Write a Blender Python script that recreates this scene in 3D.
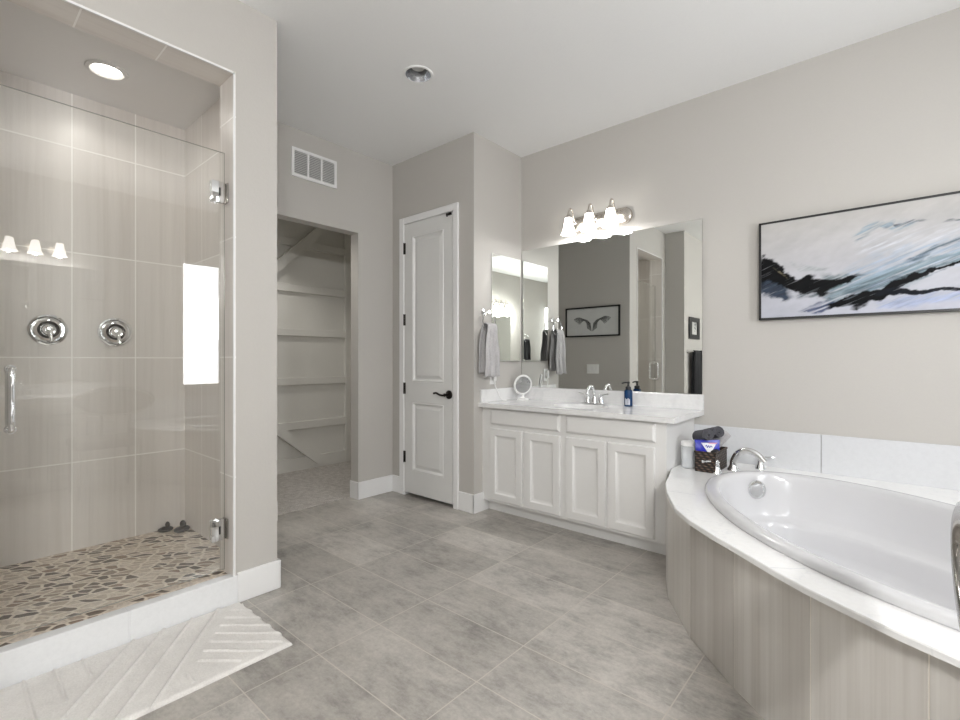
import bpy, bmesh, math, random
import numpy as np
from mathutils import Vector, Matrix

for o in list(bpy.data.objects):
    bpy.data.objects.remove(o, do_unlink=True)
SC = bpy.context.scene
COL = SC.collection
PI = math.pi
random.seed(7)

# ------------------------------------------------------------------ camera, world, exposure
cam_d = bpy.data.cameras.new('camera')
cam_d.sensor_width = 36.0
cam_d.lens = 478.0 / 960.0 * 36.0
cam_d.clip_start = 0.02
cam = bpy.data.objects.new('camera', cam_d)
COL.objects.link(cam)
cam.location = (0, 0, 1.2)
cam.rotation_euler = (PI / 2, 0, math.radians(41.0))
SC.camera = cam

world = bpy.data.worlds.new('world')
SC.world = world
world.use_nodes = True
world.node_tree.nodes['Background'].inputs[0].default_value = (0.75, 0.85, 1.0, 1)
world.node_tree.nodes['Background'].inputs[1].default_value = 1.0
SC.view_settings.view_transform = 'Standard'
SC.view_settings.look = 'None'
SC.view_settings.exposure = 0.12
SC.view_settings.gamma = 1.0
SC.view_settings.use_curve_mapping = False
try:
    SC.cycles.use_denoising = True
    SC.cycles.max_bounces = 14
    SC.cycles.diffuse_bounces = 7
    SC.cycles.glossy_bounces = 8
    SC.cycles.transparent_max_bounces = 16
    SC.cycles.caustics_reflective = False
    SC.cycles.caustics_refractive = False
except Exception:
    pass

WINDOW_E = 9.5       # frosted window pane
FILL_E = 0.6          # glow of the added, unseen fill window behind the camera
SHADE_E = 6.0         # lit milk-glass shades
CAN_E = 10.0          # lit shower downlight


def area(name, loc, rot, sx, sy, power, color):
    d = bpy.data.lights.new(name, 'AREA')
    d.shape = 'RECTANGLE'
    d.size, d.size_y = sx, sy
    d.energy = power
    d.color = color
    o = bpy.data.objects.new(name, d)
    COL.objects.link(o)
    o.location = loc
    o.rotation_euler = rot
    return o


# daylight at the tub window, then added fill at an unseen rear one
area('window_daylight', (0.98, 2.135, 1.70), (0, math.radians(118), 0), 0.60, 0.42, 6, (0.93, 0.97, 1.0))
area('rear_fill_light', (1.04, -2.62, 1.75), (0, PI / 2, math.radians(-38)), 1.3, 0.42, 26, (0.96, 0.985, 1.0))

d = bpy.data.lights.new('assumed_closet_light', 'SPOT')  # assumed unseen lamp, added without a fixture to brighten the closet from above
d.energy, d.spot_size, d.spot_blend, d.shadow_soft_size, d.color = 36, math.radians(125), 0.5, 0.06, (1.0, 0.96, 0.9)
lo = bpy.data.objects.new('assumed_closet_light', d)
COL.objects.link(lo)
lo.location = (-4.15, 1.95, 2.70)

# ------------------------------------------------------------------ materials


class NT:
    def __init__(s, name):
        s.m = bpy.data.materials.new(name)
        s.m.use_nodes = True
        s.t = s.m.node_tree
        s.t.nodes.clear()
        s.out = s.t.nodes.new('ShaderNodeOutputMaterial')

    def n(s, kind, ins=None, **props):
        nd = s.t.nodes.new('ShaderNode' + kind)
        for k, v in props.items():
            setattr(nd, k, v)
        for k, v in (ins or {}).items():
            if hasattr(v, 'is_output'):
                s.t.links.new(v, nd.inputs[k])
            else:
                nd.inputs[k].default_value = v
        return nd

    def math(s, op, a, b=0.0, c=0.0):
        return s.n('Math', {0: a, 1: b, 2: c}, operation=op).outputs[0]

    def mix(s, f, a, b, mode='MIX'):
        nd = s.n('Mix', {0: f, 6: a, 7: b}, data_type='RGBA', blend_type=mode)
        return nd.outputs[2]

    def coord(s):
        return s.n('TexCoord').outputs['Object']

    def noise(s, vec, scale, detail=3.0, rough=0.5, stretch=None):
        if stretch:
            vec = s.n('Mapping', {'Vector': vec, 'Scale': stretch}).outputs[0]
        return s.n('TexNoise', {'Vector': vec, 'Scale': scale, 'Detail': detail, 'Roughness': rough}).outputs['Fac']

    def ramp(s, f, stops):
        nd = s.n('ValToRGB', {0: f})
        e = nd.color_ramp.elements
        while len(e) < len(stops):
            e.new(0.5)
        for i, (p, c) in enumerate(stops):
            e[i].position = p
            e[i].color = c if len(c) == 4 else (*c, 1)
        return nd.outputs[0]

    def bsdf(s, color, rough=0.5, metal=0.0, bump=None, bstr=0.2, bdist=0.01, **kw):
        ins = {'Base Color': color, 'Roughness': rough, 'Metallic': metal}
        if bump is not None:
            b = s.n('Bump', {'Height': bump, 'Strength': bstr, 'Distance': bdist})
            ins['Normal'] = b.outputs[0]
        ins.update(kw)
        p = s.n('BsdfPrincipled', ins)
        s.t.links.new(p.outputs[0], s.out.inputs[0])
        return p


def c4(r, g, b):
    return (r, g, b, 1)


def srgb(r, g, b):
    f = lambda v: (v / 255 / 12.92) if v <= 10 else ((v / 255 + 0.055) / 1.055) ** 2.4
    return (f(r), f(g), f(b), 1)


def plain(name, col, rough=0.5, metal=0.0, var=0.04, scale=30, bstr=0.0, stretch=None, **kw):
    t = NT(name)
    f = t.noise(t.coord(), scale, 4, 0.55, stretch)
    lo = tuple(max(0, v * (1 - var)) for v in col[:3]) + (1,)
    hi = tuple(min(1, v * (1 + var)) for v in col[:3]) + (1,)
    c = t.mix(f, lo, hi)
    t.bsdf(c, rough, metal, f if bstr else None, bstr, 0.004, **kw)
    return t.m


M = {}
M['wall'] = plain('wall_paint', (0.50, 0.482, 0.455), 0.75, var=0.02, scale=90, bstr=0.12)
M['ceiling'] = plain('ceiling_paint', (0.83, 0.83, 0.825), 0.85, var=0.02, scale=80, bstr=0.12)
M['white'] = plain('white_trim_paint', (0.80, 0.80, 0.80), 0.35, var=0.01)
M['door'] = plain('door_paint', (0.70, 0.70, 0.69), 0.38, var=0.01)
M['cab'] = plain('cabinet_paint', (0.75, 0.745, 0.735), 0.33, var=0.015)
M['closetwall'] = plain('closet_board_paint', (0.68, 0.67, 0.635), 0.6, var=0.02)
M['chrome'] = plain('chrome', (0.86, 0.87, 0.88), 0.07, 1.0, var=0.02)
M['nickel'] = plain('brushed_nickel', (0.62, 0.58, 0.53), 0.25, 1.0, var=0.06, scale=60, stretch=(1, 1, 12))
M['bronze'] = plain('dark_bronze', (0.035, 0.03, 0.028), 0.32, 0.9, var=0.1)
M['mirror'] = plain('mirror_silver', (0.86, 0.88, 0.86), 0.0, 1.0, var=0.002)
M['smoky'] = plain('makeup_mirror_glass', (0.55, 0.56, 0.56), 0.03, 1.0, var=0.01)
M['tub'] = plain('tub_acrylic', (0.62, 0.62, 0.635), 0.12, var=0.005)
M['porcelain'] = plain('porcelain', (0.88, 0.88, 0.88), 0.1, var=0.005)
M['black'] = plain('black_satin', (0.008, 0.008, 0.009), 0.45, var=0.1)
M['blackcloth'] = plain('black_terry', (0.016, 0.016, 0.018), 0.9, var=0.4, scale=200, bstr=0.5)
M['charcoal'] = plain('charcoal_terry', (0.065, 0.065, 0.075), 0.95, var=0.5, scale=160, bstr=0.6)
M['greyterry'] = plain('grey_terry', (0.47, 0.46, 0.465), 0.95, var=0.3, scale=120, bstr=0.6)
M['greyband'] = plain('grey_terry_band', (0.60, 0.59, 0.59), 0.85, var=0.15, scale=120)
M['gunmetal'] = plain('polished_gunmetal', (0.42, 0.40, 0.38), 0.15, 1.0, var=0.05)
M['upholstery'] = plain('taupe_upholstery', (0.20, 0.18, 0.165), 0.85, var=0.2, scale=150, bstr=0.3)
M['plastic'] = plain('white_plastic', (0.82, 0.82, 0.81), 0.3, var=0.01)
M['darkgap'] = plain('dark_void', (0.02, 0.02, 0.02), 0.9)
M['bluepack'] = plain('blue_film', (0.015, 0.02, 0.36), 0.25, var=0.2, scale=50)
M['whitepack'] = plain('white_film', (0.80, 0.80, 0.84), 0.3, var=0.05, scale=40)
M['pinkpack'] = plain('pink_film', (0.75, 0.35, 0.5), 0.3)
M['stone'] = plain('dark_stone', (0.04, 0.035, 0.03), 0.5, var=0.4, scale=60)
M['vent_shade'] = plain('vent_slat_shade', (0.62, 0.62, 0.61), 0.4, var=0.01)  # greyer than the frame: shade of the downturned slats put into the colour
M['vent_back'] = plain('vent_duct', (0.25, 0.25, 0.25), 0.8)
M['paper'] = plain('paper', (0.72, 0.72, 0.71), 0.8, var=0.03, scale=10)
M['can_in'] = plain('downlight_reflector', (0.60, 0.61, 0.63), 0.25, 0.8, var=0.02)
M['lens_off'] = plain('downlight_lens', (0.52, 0.52, 0.50), 0.4)


def emit(name, col, s, base=(0.8, 0.8, 0.8, 1)):
    t = NT(name)
    t.bsdf(base, 0.4, **{'Emission Color': col, 'Emission Strength': s})
    return t.m


M['pane'] = emit('frosted_daylight', (0.96, 0.98, 1, 1), WINDOW_E)
M['fill_pane'] = emit('rear_fill_glow', (0.96, 0.98, 1, 1), FILL_E)
M['shade'] = emit('lit_milk_glass', (1, 0.96, 0.90, 1), SHADE_E)
M['canlens'] = emit('lit_lens', (1, 0.93, 0.84, 1), CAN_E)


def glass(name, tint, ior=1.5, cover=0.0, cover_col=(0.9, 0.9, 0.9, 1)):
    t = NT(name)
    bf = t.n('NewGeometry').outputs['Backfacing']
    fr = t.n('Fresnel', {'IOR': t.math('ADD', ior, t.math('MULTIPLY', bf, 1.0 / ior - ior))}).outputs[0]
    tr = t.n('BsdfTransparent', {'Color': tint})
    gl = t.n('BsdfGlossy', {'Color': (1, 1, 1, 1), 'Roughness': 0.0})
    a = t.n('MixShader', {0: fr, 1: tr.outputs[0], 2: gl.outputs[0]})
    if cover:
        df = t.n('BsdfDiffuse', {'Color': cover_col})
        a = t.n('MixShader', {0: cover, 1: a.outputs[0], 2: df.outputs[0]})
    t.t.links.new(a.outputs[0], t.out.inputs[0])
    return t.m


M['glass'] = glass('shower_glass', (0.985, 0.99, 0.985, 1), 1.55)
M['glassedge'] = plain('glass_edge', (0.45, 0.44, 0.40), 0.1)
M['jar'] = glass('clear_plastic', (0.93, 0.97, 0.97, 1), 1.45, 0.35)
M['bluebottle'] = glass('blue_liquid', (0.10, 0.22, 0.42, 1), 1.4, 0.45, (0.03, 0.09, 0.22, 1))


def tile(name, axes, org, bw, bh, ca, cb, mortar, msize, streak, rough=0.3, cloud=0.0):
    """axes: which object axes run along the tile's width and height; streak: noise stretch."""
    t = NT(name)
    co = t.coord()
    sep = t.n('SeparateXYZ', {0: co})
    ax = {'x': 0, 'y': 1, 'z': 2}
    u = t.math('SUBTRACT', sep.outputs[ax[axes[0]]], org[0])
    v = t.math('SUBTRACT', sep.outputs[ax[axes[1]]], org[1])
    vec = t.n('CombineXYZ', {0: u, 1: v}).outputs[0]
    br = t.n('TexBrick', {'Vector': vec, 'Color1': ca, 'Color2': cb, 'Mortar': mortar, 'Scale': 1.0,
                          'Mortar Size': msize, 'Mortar Smooth': 0.15, 'Bias': 0.0, 'Brick Width': bw, 'Row Height': bh},
             offset=0.0, squash=1.0)
    n1 = t.noise(co, 1.0, 5, 0.6, streak)
    n2 = t.noise(co, 1.0, 4, 0.6, tuple(s * 3.7 for s in streak))
    k = t.math('ADD', t.math('MULTIPLY', n1, 0.7), t.math('MULTIPLY', n2, 0.3))
    tone = t.ramp(k, [(0.3, (0.90, 0.89, 0.875)), (0.5, (1.0, 1.0, 1.0)), (0.7, (1.06, 1.06, 1.06))])
    c = t.mix(1.0, br.outputs['Color'], tone, 'MULTIPLY')
    if cloud:
        n3 = t.noise(co, 2.6, 8, 0.68)
        n4 = t.noise(co, 1.0, 6, 0.75, (9, 22, 1))
        kk = t.math('ADD', t.math('MULTIPLY', n3, 0.6), t.math('MULTIPLY', n4, 0.4))
        tone2 = t.ramp(kk, [(0.36, (1 - cloud,) * 3), (0.5, (1, 1, 1)), (0.64, (1 + cloud * 0.6,) * 3)])
        c = t.mix(1.0, c, tone2, 'MULTIPLY')
        n5 = t.noise(co, 55, 4, 0.75)
        c = t.mix(1.0, c, t.ramp(n5, [(0.35, (0.90, 0.90, 0.90)), (0.62, (1.06, 1.06, 1.06))]), 'MULTIPLY')
    c = t.mix(br.outputs['Fac'], c, mortar)
    h = t.math('SUBTRACT', 1.0, br.outputs['Fac'])
    t.bsdf(c, rough, 0.0, h, 0.35, 0.0015)
    return t.m


TA, TB = c4(0.70, 0.665, 0.63), c4(0.77, 0.74, 0.705)
TM = c4(0.92, 0.90, 0.87)
ST = (1.2, 28.0, 0.7)
M['tile_back'] = tile('shower_tile_back', 'yz', (0.226 - 3 * 0.298, 0.03), 0.298, 0.592, TA, TB, TM, 0.0036, (1, 20, 0.6), 0.3)
M['tile_side'] = tile('shower_tile_side', 'xz', (-3.5, 0.03), 0.298, 0.592, TA, TB, TM, 0.0036, (20, 1, 0.6), 0.3)
M['tile_soffit'] = tile('shower_tile_soffit', 'yx', (0.10, -2.65), 0.298, 0.4, TA, TB, TM, 0.0036, (26, 1, 1), 0.3)
M['floor'] = tile('floor_tile', 'xy', (-2.955 - 5.92, 1.337 - 0.2975 * 14), 0.592, 0.2975, srgb(159, 155, 149), srgb(180, 176, 170),
                  srgb(190, 184, 175), 0.0024, (2.2, 5.0, 1.0), 0.33, 0.46)


def skirt_mat():
    t = NT('tub_skirt_tile')
    co = t.coord()
    n1 = t.noise(co, 1.0, 4, 0.6, (14, 14, 0.35))
    n2 = t.noise(co, 1.0, 3, 0.6, (70, 70, 0.8))
    k = t.math('ADD', t.math('MULTIPLY', n1, 0.65), t.math('MULTIPLY', n2, 0.35))
    c = t.ramp(k, [(0.28, (0.50, 0.47, 0.435)), (0.5, (0.62, 0.595, 0.56)), (0.72, (0.72, 0.70, 0.67))])
    rnd = t.n('ObjectInfo').outputs['Random']
    c = t.mix(1.0, c, t.ramp(rnd, [(0.0, (0.80, 0.79, 0.78)), (1.0, (1.02, 1.02, 1.02))]), 'MULTIPLY')
    t.bsdf(c, 0.3)
    return t.m


def marble(name, base, vein, rough, vs):
    t = NT(name)
    co = t.coord()
    w = t.noise(co, 2.2, 5, 0.6)
    d = t.math('ABSOLUTE', t.math('SUBTRACT', w, 0.5))
    v = t.ramp(d, [(0.0, vein[:3]), (vs, base[:3])])
    sp = t.noise(co, 55, 4, 0.7)
    c = t.mix(1.0, v, t.ramp(sp, [(0.35, (0.965, 0.965, 0.965)), (0.6, (1, 1, 1))]), 'MULTIPLY')
    t.bsdf(c, rough)
    return t.m


M['skirt'] = skirt_mat()
M['grout'] = plain('skirt_grout', (0.85, 0.81, 0.74), 0.8)
M['deck'] = marble('tub_deck_tile', c4(0.88, 0.88, 0.88), c4(0.82, 0.825, 0.835), 0.16, 0.008)
M['splash'] = marble('tub_splash_tile', c4(0.66, 0.67, 0.69), c4(0.65, 0.66, 0.68), 0.25, 0.03)
M['quartz'] = marble('counter_quartz', c4(0.79, 0.79, 0.79), c4(0.73, 0.73, 0.735), 0.13, 0.05)
M['curb'] = marble('curb_tile', c4(0.78, 0.79, 0.80), c4(0.77, 0.78, 0.79), 0.25, 0.03)


def pebble_mat():
    t = NT('pebble_mosaic')
    co = t.coord()
    warp = t.n('TexNoise', {'Vector': co, 'Scale': 9.0, 'Detail': 2.0})
    off = t.n('VectorMath', {0: warp.outputs['Color'], 1: (0.5, 0.5, 0.5)}, operation='SUBTRACT').outputs[0]
    off = t.n('VectorMath', {0: off, 3: 0.035}, operation='SCALE').outputs[0]
    v = t.n('VectorMath', {0: co, 1: off}, operation='ADD').outputs[0]
    v = t.n('Mapping', {'Vector': v, 'Rotation': (0, 0, -0.95)}).outputs[0]
    v = t.n('Mapping', {'Vector': v, 'Scale': (0.62, 1.12, 1.0)}).outputs[0]
    ed = t.n('TexVoronoi', {'Vector': v, 'Scale': 24.0, 'Randomness': 0.95}, feature='DISTANCE_TO_EDGE', voronoi_dimensions='2D')
    ce = t.n('TexVoronoi', {'Vector': v, 'Scale': 24.0, 'Randomness': 0.95}, feature='F1', voronoi_dimensions='2D')
    sh = t.n('SeparateColor', {0: ce.outputs['Color']})
    col = t.ramp(sh.outputs[0], [(0.0, (0.12, 0.095, 0.075)), (0.24, (0.20, 0.16, 0.125)), (0.33, (0.48, 0.39, 0.31)),
                                 (0.6, (0.66, 0.57, 0.48)), (0.84, (0.70, 0.63, 0.55)), (0.9, (0.36, 0.27, 0.20)), (1.0, (0.30, 0.22, 0.16))])
    gr = t.noise(co, 1.0, 4, 0.7, (30, 70, 1))
    col = t.mix(1.0, col, t.ramp(gr, [(0.3, (0.8, 0.8, 0.8)), (0.7, (1.15, 1.15, 1.15))]), 'MULTIPLY')
    mask = t.n('MapRange', {'Value': ed.outputs['Distance'], 'From Min': 0.07, 'From Max': 0.15}).outputs[0]
    c = t.mix(mask, c4(0.82, 0.74, 0.64), col)
    t.bsdf(c, 0.45, 0.0, mask, 0.7, 0.006)
    return t.m


M['pebble'] = pebble_mat()


def carpet_mat():
    t = NT('carpet_pile')
    co = t.coord()
    n = t.noise(co, 120, 4, 0.8)
    n2 = t.noise(co, 22, 3, 0.6)
    k = t.math('ADD', t.math('MULTIPLY', n, 0.7), t.math('MULTIPLY', n2, 0.3))
    c = t.ramp(k, [(0.35, (0.30, 0.275, 0.255)), (0.5, (0.54, 0.51, 0.48)), (0.66, (0.76, 0.73, 0.70))])
    t.bsdf(c, 0.95, 0.0, n, 0.9, 0.01)
    return t.m


M['carpet'] = carpet_mat()


def rug_mat():
    t = NT('bath_mat_cotton')
    co = t.coord()
    n = t.noise(co, 1.0, 3, 0.7, (160, 160, 160))
    n2 = t.noise(co, 9, 3, 0.6)
    k = t.math('ADD', t.math('MULTIPLY', n, 0.6), t.math('MULTIPLY', n2, 0.4))
    c = t.ramp(k, [(0.35, (0.65, 0.63, 0.605)), (0.65, (0.79, 0.77, 0.745))])
    t.bsdf(c, 0.95, 0.0, n, 0.5, 0.004)
    return t.m


M['rug'] = rug_mat()


def weave_mat():
    t = NT('dark_wicker')
    co = t.coord()
    w1 = t.n('TexWave', {'Vector': co, 'Scale': 22.0, 'Distortion': 1.0}, bands_direction='Z').outputs['Fac']
    w2 = t.n('TexWave', {'Vector': co, 'Scale': 18.0, 'Distortion': 1.0}, bands_direction='DIAGONAL').outputs['Fac']
    k = t.math('MULTIPLY', w1, w2)
    c = t.ramp(k, [(0.1, (0.012, 0.008, 0.006)), (0.6, (0.085, 0.05, 0.032)), (1.0, (0.17, 0.11, 0.075))])
    t.bsdf(c, 0.55, 0.0, k, 0.8, 0.006)
    return t.m


M['wicker'] = weave_mat()


def attr_mat(name, rough=0.6):
    t = NT(name)
    a = t.n('Attribute', None, attribute_name='pigment')
    n = t.noise(t.coord(), 130, 3, 0.6)
    t.bsdf(a.outputs['Color'], rough, 0.0, n, 0.15, 0.002, **{'Specular IOR Level': 0.12})
    return t.m


M['painting'] = attr_mat('canvas_paint', 0.55)
M['print'] = attr_mat('ink_print', 0.4)

# ------------------------------------------------------------------ mesh helpers


def nb():
    return bmesh.new()


def bx(bm, x0, x1, y0, y1, z0, z1, bev=0.0, seg=2):
    m = Matrix.Translation(((x0 + x1) / 2, (y0 + y1) / 2, (z0 + z1) / 2)) @ Matrix.Diagonal((abs(x1 - x0), abs(y1 - y0), abs(z1 - z0), 1))
    vs = bmesh.ops.create_cube(bm, size=1, matrix=m)['verts']
    if bev:
        es = list({e for v in vs for e in v.link_edges})
        bmesh.ops.bevel(bm, geom=es, offset=bev, segments=seg, affect='EDGES', profile=0.5)
    return bm


def rings(bm, rs, closed=True, cap0=True, cap1=True):
    vv = [[bm.verts.new(p) for p in r] for r in rs]
    n = len(vv[0])
    for a, b in zip(vv, vv[1:]):
        for i in range(n if closed else n - 1):
            j = (i + 1) % n
            try:
                bm.faces.new((a[i], a[j], b[j], b[i]))
            except ValueError:
                pass
    if cap0:
        bm.faces.new(list(reversed(vv[0])))
    if cap1:
        bm.faces.new(vv[-1])
    return bm


def lathe(bm, prof, mat=Matrix(), n=32, cap0=True, cap1=True):
    rs = []
    for r, z in prof:
        r = max(r, 0.0004)
        rs.append([mat @ Vector((r * math.cos(2 * PI * i / n), r * math.sin(2 * PI * i / n), z)) for i in range(n)])
    return rings(bm, rs, True, cap0, cap1)


def tube(bm, pts, rad, n=12, cyc=False):
    pts = [Vector(p) for p in pts]
    k = len(pts)
    rs = []
    up = None
    for i, p in enumerate(pts):
        if cyc:
            t = (pts[(i + 1) % k] - pts[i - 1]).normalized()
        else:
            t = (pts[min(i + 1, k - 1)] - pts[max(i - 1, 0)]).normalized()
        if up is None:
            up = Vector((0, 0, 1)) if abs(t.z) < 0.9 else Vector((1, 0, 0))
        a = (up - t * up.dot(t)).normalized()
        b = t.cross(a)
        up = a
        r = rad[i] if isinstance(rad, (list, tuple)) else rad
        rs.append([p + a * (r * math.cos(2 * PI * j / n)) + b * (r * math.sin(2 * PI * j / n)) for j in range(n)])
    if cyc:
        rs.append(rs[0])
        rings(bm, rs, True, False, False)
        bmesh.ops.remove_doubles(bm, verts=bm.verts[:], dist=1e-6)
        return bm
    return rings(bm, rs, True)


def smooth_path(pts, sub=6):
    """Catmull-Rom through the points."""
    P = [Vector(p) for p in pts]
    out = []
    for i in range(len(P) - 1):
        p0, p1, p2, p3 = P[max(i - 1, 0)], P[i], P[i + 1], P[min(i + 2, len(P) - 1)]
        for j in range(sub):
            t = j / sub
            out.append(0.5 * ((2 * p1) + (p2 - p0) * t + (2 * p0 - 5 * p1 + 4 * p2 - p3) * t * t + (3 * p1 - p0 - 3 * p2 + p3) * t ** 3))
    out.append(P[-1])
    return out


def prism(bm, poly, z0, z1, mat=Matrix()):
    return rings(bm, [[mat @ Vector((x, y, z0)) for x, y in poly], [mat @ Vector((x, y, z1)) for x, y in poly]])


def sph(bm, c, r, sc=(1, 1, 1), seg=20):
    m = Matrix.Translation(c) @ Matrix.Diagonal((*sc, 1))
    bmesh.ops.create_uvsphere(bm, u_segments=seg, v_segments=max(8, seg // 2), radius=r, matrix=m)
    return bm


def hole_plate(bm, x0, x1, y0, y1, z0, z1, holes, n=48):
    """A slab with elliptical holes (cx, cy, a, b), each in its own vertical strip."""
    holes = sorted(holes)
    cuts = [x0]
    for h, g in zip(holes, holes[1:]):
        cuts.append((h[0] + g[0]) / 2)
    cuts.append(x1)
    for k, (cx, cy, a, b) in enumerate(holes):
        xa, xb = cuts[k], cuts[k + 1]
        for z, flip in ((z1, False), (z0, True)):
            inner, outer = [], []
            for i in range(n):
                an = 2 * PI * (i + 0.5) / n
                c, s = math.cos(an), math.sin(an)
                inner.append(Vector((cx + a * c, cy + b * s, z)))
                tx = ((xb - cx) / c if c > 0 else (xa - cx) / c) if abs(c) > 1e-9 else 1e9
                ty = ((y1 - cy) / s if s > 0 else (y0 - cy) / s) if abs(s) > 1e-9 else 1e9
                t = min(tx, ty)
                outer.append(Vector((cx + t * c, cy + t * s, z)))
            iv = [bm.verts.new(p) for p in inner]
            ov = [bm.verts.new(p) for p in outer]
            corners = {(1, 1): (xb, y1), (-1, 1): (xa, y1), (-1, -1): (xa, y0), (1, -1): (xb, y0)}
            for i in range(n):
                j = (i + 1) % n
                f = [iv[i], ov[i]]
                pi, pj = outer[i], outer[j]
                if abs(pi.x - pj.x) > 1e-6 and abs(pi.y - pj.y) > 1e-6:
                    am = 2 * PI * (i + 1) / n
                    key = (1 if math.cos(am) > 0 else -1, 1 if math.sin(am) > 0 else -1)
                    f.append(bm.verts.new((*corners[key], z)))
                f += [ov[j], iv[j]]
                bm.faces.new(f if not flip else list(reversed(f)))
            if flip:
                lo = iv
            else:
                hi = iv
        for i in range(n):
            j = (i + 1) % n
            bm.faces.new((hi[i], hi[j], lo[j], lo[i]))
    for p in (((x0, y0), (x1, y0)), ((x1, y0), (x1, y1)), ((x1, y1), (x0, y1)), ((x0, y1), (x0, y0))):
        (ax, ay), (cx, cy) = p
        bm.faces.new([bm.verts.new(q) for q in ((ax, ay, z0), (cx, cy, z0), (cx, cy, z1), (ax, ay, z1))])
    return bm


def thing(name, label, cat, loc=(0, 0, 0), rz=0.0, group=None):
    o = bpy.data.objects.new(name, None)
    o.empty_display_size = 0.05
    COL.objects.link(o)
    o.location = loc
    o.rotation_euler = (0, 0, rz)
    return tag(o, label, cat, group)


def tag(o, label, cat=None, group=None, kind=None):
    if label:
        o['label'] = label
    if cat:
        o['category'] = cat
    if group:
        o['group'] = group
    if kind:
        o['kind'] = kind
    return o


def obj(name, bm, mat, parent=None, world=False, smooth=True, angle=35, label=None, recalc=True):
    """Link bm as one mesh object; world=True means bm is in world coordinates while parent sits elsewhere."""
    if world and parent is not None:
        w = parent
        off = Vector((0, 0, 0))
        while w is not None:
            off += Vector(w.location)
            w = w.parent
        bmesh.ops.translate(bm, verts=bm.verts[:], vec=-off)
    if recalc:
        bmesh.ops.recalc_face_normals(bm, faces=bm.faces[:])
    me = bpy.data.meshes.new(name)
    bm.to_mesh(me)
    bm.free()
    for m in (mat if isinstance(mat, (list, tuple)) else [mat]):
        me.materials.append(M[m] if isinstance(m, str) else m)
    if smooth:
        me.polygons.foreach_set('use_smooth', [True] * len(me.polygons))
        try:
            me.set_sharp_from_angle(angle=math.radians(angle))
        except Exception:
            pass
    o = bpy.data.objects.new(name, me)
    COL.objects.link(o)
    if parent is not None:
        o.parent = parent
    if label:
        o['label'] = label
    return o


def struct(name, bm, mat, parent=None, **kw):
    o = obj(name, bm, mat, parent, **kw)
    if parent is None:
        o['kind'] = 'structure'
    return o


def boxes(*bs, bev=0.0):
    bm = nb()
    for b in bs:
        bx(bm, *b, bev)
    return bm


# ------------------------------------------------------------------ room shell
ZC = 2.985
XR, YV, XW, YD, XC, XS = 1.14, 3.42, -2.49, 2.79, -3.49, -2.46
YB = -3.0

struct('floor', boxes((-3.60, XR + .1, YB - .1, YV + .1, -0.10, 0.0)), 'floor')
struct('floor_closet', boxes((-5.0, -3.60, 1.19, 3.5, -0.10, 0.008)), 'carpet')
cl = nb()
hole_plate(cl, -3.60, XR + .1, YB - .1, YV + .1, ZC, ZC + 0.05, [(-2.25, 2.0, 0.082, 0.082)])
struct('ceiling', cl, 'ceiling', smooth=False)
struct('ceiling_closet', boxes((-5.0, -3.60, 1.19, 3.5, 2.72, 2.80)), 'closetwall')
struct('ceiling_shower', boxes((-3.52, -2.63, -0.20, 1.10, 2.70, 2.78)), 'white')

struct('wall_vanity', boxes((-3.60, XR + .1, YV, YV + .1, 0, ZC)), 'wall')
struct('wall_wing', boxes((-2.60, XW, YD, YV, 0, ZC)), 'wall')
# pantry wall around the door
struct('wall_pantry', boxes((XC, -3.335, YD, YD + .11, 0, ZC), (-2.683, -2.60, YD, YD + .11, 0, ZC),
                            (-3.335, -2.683, YD, YD + .11, 2.43, ZC)), 'wall')
# closet wall with its opening
struct('wall_closet_front', boxes((-3.60, XC, 2.418, YV, 0, ZC), (-3.60, XC, 1.10, 1.686, 0, ZC),
                                  (-3.60, XC, 1.686, 2.418, 2.293, ZC)), 'wall')
struct('wall_closet_back', boxes((-5.0, -4.90, 1.19, 3.5, 0, 2.75)), 'closetwall')
struct('wall_closet_left', boxes((-4.90, -3.60, 1.19, 1.29, 0, 2.75)), 'closetwall')
struct('wall_closet_right', boxes((-4.90, -3.60, 3.33, 3.5, 0, 2.75)), 'closetwall')
# shower enclosure
struct('wall_shower_front', boxes((-2.63, XS, 0.99, 1.20, 0, ZC), (-2.63, XS, -0.20, 0.13, 0, ZC),
                                  (-2.63, XS, 0.13, 0.99, 2.62, ZC)), 'wall')
struct('wall_shower_side', boxes((-3.60, -2.63, 1.10, 1.20, 0, ZC)), 'wall')
struct('wall_shower_back', boxes((-3.60, -3.50, -0.30, 1.10, 0, 2.98)), 'tile_back')
struct('wall_shower_right', boxes((-3.50, -2.63, 1.09, 1.10, 0, 2.70)), 'tile_side')
struct('wall_shower_left', boxes((-3.50, -2.63, -0.20, -0.15, 0, 2.70)), 'tile_side')
struct('trim_1', boxes((-2.63, XS + .004, 0.98, 0.99, 0.10, 2.62)), 'tile_side')     # tiled jambs and soffit
struct('trim_2', boxes((-2.63, XS + .004, 0.13, 0.14, 0.10, 2.62)), 'tile_side')
struct('trim_3', boxes((-2.63, XS + .004, 0.14, 0.98, 2.61, 2.62)), 'tile_soffit')
bead = boxes((XS + .001, XS + .010, 0.976, 0.985, 0.137, 2.614), (XS + .001, XS + .010, 0.135, 0.144, 0.137, 2.614),
             (XS + .001, XS + .010, 0.135, 0.985, 2.606, 2.615))
struct('trim_4', bead, 'white')
struct('wall_left', boxes((-2.30, -2.20, YB, -0.10, 0, ZC), (-2.63, -2.20, -0.10, 0.0, 0, ZC)), 'wall')
struct('wall_back', boxes((-2.30, XR + .1, YB - .1, YB, 0, ZC)), 'wall')
WY0, WY1, WZ0, WZ1 = 1.905, 2.365, 0.885, 2.355
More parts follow.
